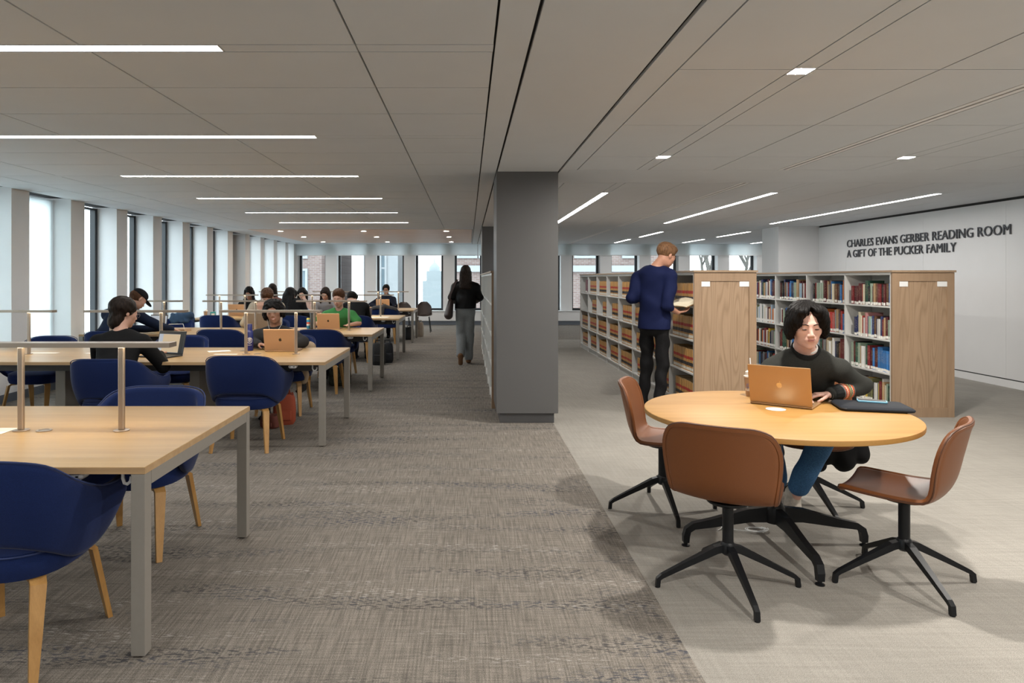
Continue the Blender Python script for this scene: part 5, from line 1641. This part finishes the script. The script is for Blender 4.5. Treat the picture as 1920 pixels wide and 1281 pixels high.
M_JEANS = cloth('blue denim', (.055, .14, .28), .85, 160, .25)
M_JEANSG = cloth('grey denim', (.21, .22, .225), .85, 120, .18)
M_BLACKJ = cloth('black denim', (.010, .010, .011), .7, 150, .3)
M_DARKT = cloth('dark trousers', (.02, .022, .03))
M_OFFW = cloth('off white trainers', (.52, .48, .42), .7, 60, .15)

# reader at the round table
M_KNIT = cloth('charcoal knit', (.034, .035, .032), .95, 420, .28)
pr, q = person('young man in a charcoal sweater using a laptop at the round table', (1.958, 4.02, 1.188), 166, (4, -8, 2), pelvis=(2.20, 4.46, .54),
    wrists=[(2.12, 4.065, .785), (1.90, 4.09, .785)], elbows=[(2.365, 4.165, .815), (1.755, 4.15, .815)], hand_dir=[(-.95, .12, -.05), (.5, -.5, -.05)],
    knees=[(2.06, 4.00, .58), (1.73, 4.02, .58)], ankles=[(1.975, 4.22, .115), (2.00, 4.46, .10)], foot_dirs=[(-.15, -1, 0), (-.1, -1, 0)],
    skin_k='pale', style='curtain', hair_m=M_HBLACK, top=M_KNIT, trousers=M_JEANS, shoe=M_OFFW, res=.0045, hs=1.06, sw=.185, neck=(2.02, 4.165, 1.025), collar='deep', bulk=1.0, leg_r=1.15, fold=.0065, drop=.105, hem=.80)
# sweater details: rib collar, white undershirt, patterned cuff
off = np.array(pr.location); nbp = q['nb']
mb = MB(); pts = []
for i in range(25):
    a = 2 * PI * i / 24; pts.append(nbp + q['B'][:, 0] * math.cos(a) * .074 + q['B'][:, 1] * (math.sin(a) * .072 + .025) + np.array([0, 0, .014 - .042 * math.sin(a)]) - off)
mb.tube(pts, 0, flat=(.016, .026)).build('rib_collar', cloth('charcoal rib', (.018, .019, .019), .95, 300, .3), q['to'], True)
mb = MB(); pts = [nbp + q['B'][:, 0] * math.cos(a) * .064 + q['B'][:, 1] * (math.sin(a) * .060 + .020) + np.array([0, 0, .028 - .034 * math.sin(a)]) - off for a in [2 * PI * i / 24 for i in range(25)]]
mb.tube(pts, 0, flat=(.008, .022)).build('undershirt_collar', M_PAPER, q['to'], True)
def fairisle():
    m, nt, p = newmat('patterned knit cuff')
    tc = nt.nodes.new('ShaderNodeTexCoord'); sx = nt.nodes.new('ShaderNodeSeparateXYZ'); L(nt, tc.outputs['UV'], sx.inputs[0])
    def mth(op, a, b=None, c=None):
        n = nt.nodes.new('ShaderNodeMath'); n.operation = op
        for i, v in enumerate((a, b, c)):
            if v is None: continue
            if hasattr(v, 'is_linked'): L(nt, v, n.inputs[i])
            else: n.inputs[i].default_value = v
        return n.outputs[0]
    zig = mth('MULTIPLY', mth('PINGPONG', mth('MULTIPLY', sx.outputs[0], 22.), .5), .10)
    u = mth('ADD', sx.outputs[1], zig)
    r = ramp(nt, u, [(0, (.10, .10, .09)), (.12, (.50, .07, .02)), (.24, (.55, .45, .30)), (.30, (.10, .10, .08)), (.40, (.30, .27, .10)), (.50, (.10, .10, .08)), (.58, (.55, .10, .03)), (.70, (.55, .45, .32)), (.78, (.45, .06, .03)), (.88, (.10, .10, .09))])
    nt.nodes[-1].color_ramp.interpolation = 'CONSTANT'
    L(nt, r, p.inputs['Base Color']); p.inputs['Roughness'].default_value = .95
    return m
M_FAIR = fairisle()
def band(a, b, r0, r1, name, m, parent, uv=False, n=28, rib=0.):
    a, b = np.asarray(a), np.asarray(b); ax_ = nrm(b - a); s1 = nrm(np.cross(ax_, [0, 0, 1.])); s2 = np.cross(ax_, s1)
    mb = MB(); rows_ = 9; vs = []; 
    for k in range(rows_):
        t = k / (rows_ - 1); rr = r0 + (r1 - r0) * t
        for i in range(n + 1):
            th = 2 * PI * i / n; r_ = rr + rib * math.sin(th * n / 4)
            vs.append(a + (b - a) * t + (s1 * math.cos(th) + s2 * math.sin(th)) * r_ - off)
    fs = [(k * (n + 1) + i, k * (n + 1) + i + 1, (k + 1) * (n + 1) + i + 1, (k + 1) * (n + 1) + i) for k in range(rows_ - 1) for i in range(n)]
    mb.add(vs, fs); o = mb.build(name, m, parent, True)
    if uv:
        ul = o.data.uv_layers.new(name='uv')
        for l in o.data.loops:
            v = l.vertex_index; ul.data[l.index].uv = ((v % (n + 1)) / n, (v // (n + 1)) / (rows_ - 1))
    return o
e, w = q['el'][0], q['wr'][0]
band(lerp(e, w, .44), lerp(e, w, .74), .0505, .0465, 'patterned_cuff', M_FAIR, q['to'], True)
band(lerp(e, w, .74), lerp(e, w, .95), .046, .040, 'rib_cuff', cloth('charcoal rib', (.018, .019, .019)), q['to'], False, 48, .0012)
band(lerp(e, w, .97), lerp(e, w, 1.03), .0300, .0300, 'watch', M_LEGM, pr)
# laces and heel stripe on the trainers
# jacket over his chair
def drape(name, label, prims, m, res=.01, cat='jacket', amp=.006):
    F = Field()
    for p in prims: F.cone(*p)
    c = np.mean([p[0] for p in prims], axis=0)
    r = thing(name, label, cat, (c[0], c[1], 0))
    F.build('cloth', m, res, r, folds(amp, 30)); return r
M_BLKC = cloth('black jacket cloth', (.006, .006, .0065), .8)
drape('black_jacket', 'black jacket hung over the chair of the reader at the round table',
      [((2.42, 4.60, .74), (2.50, 4.62, .26), .05, .08), ((2.30, 4.68, .80), (2.40, 4.66, .30), .06, .09), ((2.52, 4.62, .70), (2.60, 4.62, .30), .05, .07), ((2.34, 4.72, .50), (2.38, 4.70, .20), .06, .05), ((2.05, 4.74, .72), (2.08, 4.70, .30), .05, .06), ((2.12, 4.72, .80), (2.42, 4.66, .80), .05, .05)], M_BLKC, .009)

# standing reader
M_NAVY = cloth('navy cotton shirt', (.007, .011, .045), .8, 220, .15)
pr, q = person('tall man in a navy shirt standing at the law bookcase reading an open book', (2.120, 7.42, 1.705), -46, (-22, -28, 0), pelvis=(2.00, 7.46, .99),
    wrists=[(2.06, 7.72, 1.17), (2.215, 7.34, 1.105)], elbows=[(1.775, 7.52, 1.255), (2.085, 7.26, 1.175)], hand_dir=[(.9, .1, 0), (.9, .35, .12)], palm=[(0, 0, 1), (0, 0, 1)],
    ankles=[(1.93, 7.66, .09), (2.03, 7.40, .09)], skin_k='ruddy', style='short', hair_m=M_HBLOND, top=M_NAVY, sleeve='elbow', top_name='shirt', trousers=M_BLACKJ,
    res=.0065, s=1.06, hs=1.03, neck=(2.00, 7.44, 1.580), collar='high', stand=True, drop=.10, cutz=.922, sw=.185, leg_r=.98, fold=.008, bulk=1.04, curl=.25)
# the open book in his hands
t = thing('open_book', 'thick tan book held open by the standing man', 'book', (2.265, 7.42, 1.172), R(20))
M_TANB = mat('tan book cloth', (.27, .15, .05), .7, nscale=80, namp=.1)
m = MB(); m2 = MB()
for sgn in (-1, 1):
    w = .155
    def pg(u, v, top=1): 
        x = sgn * u * w; z = .045 * (1 - (1 - u) ** 2) * .4 + u * .015 + (.042 * (1 - u * .35) if top else 0)
        return (x, (v - .5) * .24, z)
    a = [pg(i / 8, 0) for i in range(9)] + [pg(i / 8, 1) for i in range(9)] + [pg(i / 8, 0, 0) for i in range(9)] + [pg(i / 8, 1, 0) for i in range(9)]
    f = [(i, i + 1, 9 + i + 1, 9 + i) for i in range(8)] + [(18 + i, 19 + i, 28 + i, 27 + i) for i in range(8)] + [(i, i + 1, 19 + i, 18 + i) for i in range(8)] + [(9 + i, 10 + i, 28 + i, 27 + i) for i in range(8)] + [(8, 17, 35, 26)]
    m.add(a, f)
    c = [(sgn * u * (w + .008), (v - .5) * .25, .045 * (1 - (1 - u) ** 2) * .4 + u * .015 - .003) for v in (0, 1) for u in [i / 8 for i in range(9)]]
    c2 = [(x, y, z - .003) for x, y, z in c]
    n = len(c); m2.add(c + c2, [(i, i + 1, 10 + i, 9 + i) for i in range(8)] + [(n + i, n + i + 1, n + 10 + i, n + 9 + i) for i in range(8)] + [(i, i + 1, n + i + 1, n + i) for i in range(8)] + [(9 + i, 10 + i, n + 10 + i, n + 9 + i) for i in range(8)] + [(8, 17, n + 17, n + 8)])
m.build('pages', M_PAGES, t, False); m2.build('cover', M_TANB, t, False)
t.rotation_euler = (R(5), R(-6), R(16))

# walking woman
M_LEAJ = cloth('black leather jacket', (.007, .0065, .007), .38, 30, .3)
pr, q = person('woman with long dark hair walking away in a black leather jacket and grey jeans', (-.045, 11.86, 1.565), 0, (0, -6, 0), pelvis=(-.05, 11.82, .93),
    wrists=[(-.235, 12.02, 1.06), (.14, 12.02, 1.07)], elbows=[(-.285, 11.80, 1.14), (.20, 11.80, 1.14)], hand_dir=[(.3, .9, .1), (-.5, .8, .1)],
    ankles=[(-.13, 11.66, .17), (.005, 11.92, .085)], knees=[(-.115, 11.90, .50), (.01, 11.93, .50)], foot_dirs=[(0, .45, -.9), None],
    skin_k='tan', style='longback', hair_m=M_HDARK, top=M_LEAJ, top_name='jacket', trousers=M_JEANSG, shoe=cloth('brown suede shoe', (.16, .085, .045)), res=.008, s=.96, hs=.96, stand=True, cutz=.955, leg_r=1.45, bulk=1.18, sw=.18, fold=.004)
t = thing('shoulder_bag', 'long dark brown shoulder bag on the left shoulder of the walking woman', 'bag', (-.33, 11.80, 0))
M_BRNB = mat('dark brown leather', (.045, .026, .024), .45, nscale=40, namp=.15)
F = Field().slab((-.30, 11.78, 1.06), (-.335, 11.76, .84), (.05, .10), (.075, .15), (1, 0, 0), .02); F.build('body', M_BRNB, .01, t)
off = np.array(t.location)
MB().tube([V3(-.345, 11.68, .92) - off, V3(-.30, 11.70, 1.20) - off, V3(-.215, 11.74, 1.405) - off, V3(-.19, 11.84, 1.44) - off, V3(-.215, 11.93, 1.38) - off, V3(-.30, 11.90, 1.10) - off], 0, flat=(.035, .008)).build('strap', M_BRNB, t)

# seated readers
def seated(label, hx, D, ztop, yaw, look, seat, style, hm, top, **kw):
    hz = ztop - .125 * kw.get('hs', 1.0)
    x = (hx - 878) * D / FPX
    f = frame(yaw)[:, 1]; r = frame(yaw)[:, 0]
    sx, sy = seat
    w = kw.pop('wr', None)
    if w is None:
        c = np.array([x, D, 0]) + f * .16
        w = [c - r * .13 + np.array([0, 0, TH + .035]), c + r * .13 + np.array([0, 0, TH + .035])]
    kw.setdefault('trousers', M_DARKT); kw.setdefault('res', .010)
    return person(label, (x, D, hz), yaw, look, pelvis=(sx, sy, .53), wrists=w, style=style, hair_m=hm, top=top, **kw)
C_BLACK = cloth('black cotton', (.010, .010, .0105)); C_NAVYJ = cloth('navy jacket', (.010, .016, .036)); C_CHAR = cloth('charcoal sweatshirt', (.032, .032, .034))
C_GREEN = cloth('green cotton', (.05, .21, .065)); C_CREAM = cloth('cream wool', (.40, .34, .26)); C_BRN = cloth('brown jumper', (.14, .07, .06)); C_GRY = cloth('light grey cotton', (.28, .28, .30)); C_TAN = cloth('blush top', (.42, .30, .26)); C_NAVT = cloth('navy tracksuit', (.010, .014, .028))
seated('person in a black sweater seen from behind at the second table', 234, 6.02, 1.295, 0, (-38, -14, 0), (-2.93, 5.76), 'bob', M_HDARK, C_BLACK, glasses=True, res=.007, hs=1.04, bulk=1.08, wr=[(-3.14, 6.34, .78), (-2.80, 6.30, .78)], sw=.19)
pr, q = seated('man in a black cap and navy jacket bent over the third table', 259, 8.98, 1.325, 0, (-40, -38, 0), (-4.52, 8.60), 'cap', M_HBROWN, C_NAVYJ, res=.008, bulk=1.12, sw=.19, wr=[(-4.12, 9.30, .79), (-3.93, 9.20, .79)], hs=1.05, skin_k='light', neck=(-4.40, 8.82, 1.08), elbows=[(-4.56, 9.06, .80), (-4.02, 9.02, .84)])
# his cap
F = Field(); H, M = q['H'], q['M']
F.ell(H + M @ V3(0, -.012, .065), (.090, .108, .072), M, .01); F.ell(H + M @ V3(0, 0, -.03), (.2, .2, .075), M, .006, 'sub')
cp = F.build('cap', cloth('black cap cloth', (.014, .015, .018)), .007, pr)
F = Field(); F.ell(H + M @ V3(0, .125, .036), (.062, .075, .011), frame(-40, -52, 0), .005); F.build('peak', CL['black cap cloth'], .005, pr).parent = cp
pr, q = seated('smiling reader in a charcoal sweatshirt with white earphones at the second table', 513, 7.26, 1.238, 180, (6, -5, 11), (-2.02, 7.56), 'afro', M_HBLACK, C_CHAR, smile=True, res=.007, bulk=1.12, skin_k='tan', hs=1.0, trousers=cloth('beige trousers', (.42, .32, .22)),
    wr=[(-1.84, 7.08, .79), (-2.14, 7.10, .79)], elbows=[(-1.73, 7.26, .80), (-2.28, 7.26, .80)], hand_dir=[(-.7, -.5, -.05), (.8, -.4, -.05)], knees=[(-1.70, 7.42, .72), (-2.10, 7.14, .55)], ankles=[(-1.82, 7.60, .30), (-2.1, 7.2, .09)], sw=.19)
off = np.array(pr.location); mb = MB(); H, M = q['H'], q['M']
for s_ in (-1, 1):
    a = H + M @ V3(s_ * .082, .0, -.02); b = H + M @ V3(s_ * .07, .05, -.13); c = q['nb'] + V3(0, -.12, -.12)
    mb.tube([a - off, lerp(a, b, .5) - off, b - off, c - off], .0018, 5)
mb.build('earphone_cable', M_WHITEP, pr, True)
pr, q = seated('man in a green shirt typing at the third table', 634.5, 10.28, 1.300, 180, (-6, -14, 0), (-1.95, 10.50), 'short', M_HBROWN, C_GREEN, res=.008, sleeve='short', collar='open', hs=1.06, sw=.19, bulk=1.10, top_name='shirt',
    wr=[(-1.74, 10.06, .785), (-2.14, 10.08, .785)], elbows=[(-1.62, 10.28, .80), (-2.27, 10.28, .80)])
seated('curly haired man in a cream sweater with hands at his face at the third table', 501, 10.42, 1.305, 180, (6, -30, 0), (-3.05, 10.66), 'curly', M_HBROWN, C_CREAM, neck=(-3.05, 10.50, 1.115), sw=.20, res=.009, bulk=1.15, hs=1.05, wr=[(-3.02, 10.24, .99), (-3.10, 10.24, .99)], elbows=[(-2.82, 10.22, .80), (-3.30, 10.22, .80)], hand_dir=[(-.2, -.1, 1), (.2, -.1, 1)], palm=[(0, .8, 0), (0, .8, 0)])
seated('woman in black with wavy dark hair at the left of the fourth table', 467, 14.1, 1.285, 180, (0, -28, 0), (-4.52, 14.22), 'wavy', M_HBLACK, C_BLACK, res=.010, skin_k='tan', hs=1.0)
seated('person with long brown hair and a brown jumper at the farthest table', 511, 15.62, 1.345, 0, (10, -5, 0), (-4.36, 15.42), 'long', M_HDARK, C_BRN, res=.011)
seated('person with very long black hair seen from behind at the fourth table', 545, 12.28, 1.30, -8, (-6, -10, 4), (-3.08, 12.14), 'longback', M_HBLACK, C_BLACK, res=.009, hs=1.05, bulk=1.1, neck=(-3.10, 12.22, 1.09))
seated('woman resting her face on one hand at the fourth table', 567, 14.15, 1.27, 180, (0, -20, 10), (-3.40, 14.34), 'long', M_HBLACK, C_TAN, res=.010, wr=[(-3.30, 13.98, 1.04), (-3.52, 13.95, .785)], elbows=[(-3.16, 13.90, .79), None], hand_dir=[(-.3, .1, 1), None], palm=[(0, .9, 0), None])
seated('woman with long dark hair in a light grey shirt at the fourth table', 610, 13.98, 1.275, 180, (-6, -30, -4), (-2.86, 14.18), 'long', M_HDARK, C_GRY, res=.010, bulk=1.05)
seated('person in black stooping over the fourth table, seen from behind', 660, 12.60, 1.21, -6, (-20, -40, 0), (-1.98, 12.16), 'short', M_HBLACK, C_BLACK, res=.009, hs=1.05, bulk=1.12, neck=(-2.02, 12.42, 1.04))
pr, q = seated('woman in a navy tracksuit with a hand at her mouth at the farthest table', 724, 17.28, 1.31, 180, (0, -10, 0), (-2.06, 17.36), 'tied', M_HBLACK, C_NAVT, res=.011, skin_k='tan', bulk=1.12, wr=[(-1.99, 17.08, 1.07), (-2.22, 17.0, .785)], elbows=[(-1.80, 17.05, .80), (-2.42, 17.1, .80)], hand_dir=[(-.25, .1, .9), None], palm=[(0, .9, 0), None])
off = np.array(pr.location)
for a, b in ((q['sh'][0], q['el'][0]), (q['sh'][1], q['el'][1])):
    o_ = V3(0, -.062, .0)
    MB().tube([lerp(a, b, t_) + o_ + nrm(a - q['nb']) * .015 - off for t_ in (0, .3, .6, 1)], 0, flat=(.012, .012)).build('sleeve_stripe', M_WHITEP, pr)
# clothes on chair backs
rj = random.Random(5)
drape('denim_jacket', 'blue denim jacket bundled on the chair back at the third table far side', [((-4.56 + rj.uniform(-.16, .16), 11.04 + rj.uniform(-.02, .03), .84 + rj.uniform(-.04, .05)), (-4.56 + rj.uniform(-.16, .16), 11.04 + rj.uniform(-.02, .03), .84 + rj.uniform(-.08, .06)), .032, .045, .02) for _ in range(16)], cloth('faded denim', (.05, .085, .14)), .009, amp=.009)
drape('grey_jacket', 'grey jacket draped over the empty chair at the farthest table', [((-2.12, 15.42, .80), (-1.87, 15.42, .84), .04, .05), ((-1.87, 15.42, .84), (-1.62, 15.46, .78), .05, .04), ((-1.9, 15.38, .82), (-1.95, 15.38, .62), .05, .06)], cloth('dark grey cotton', (.09, .085, .085)), .012)
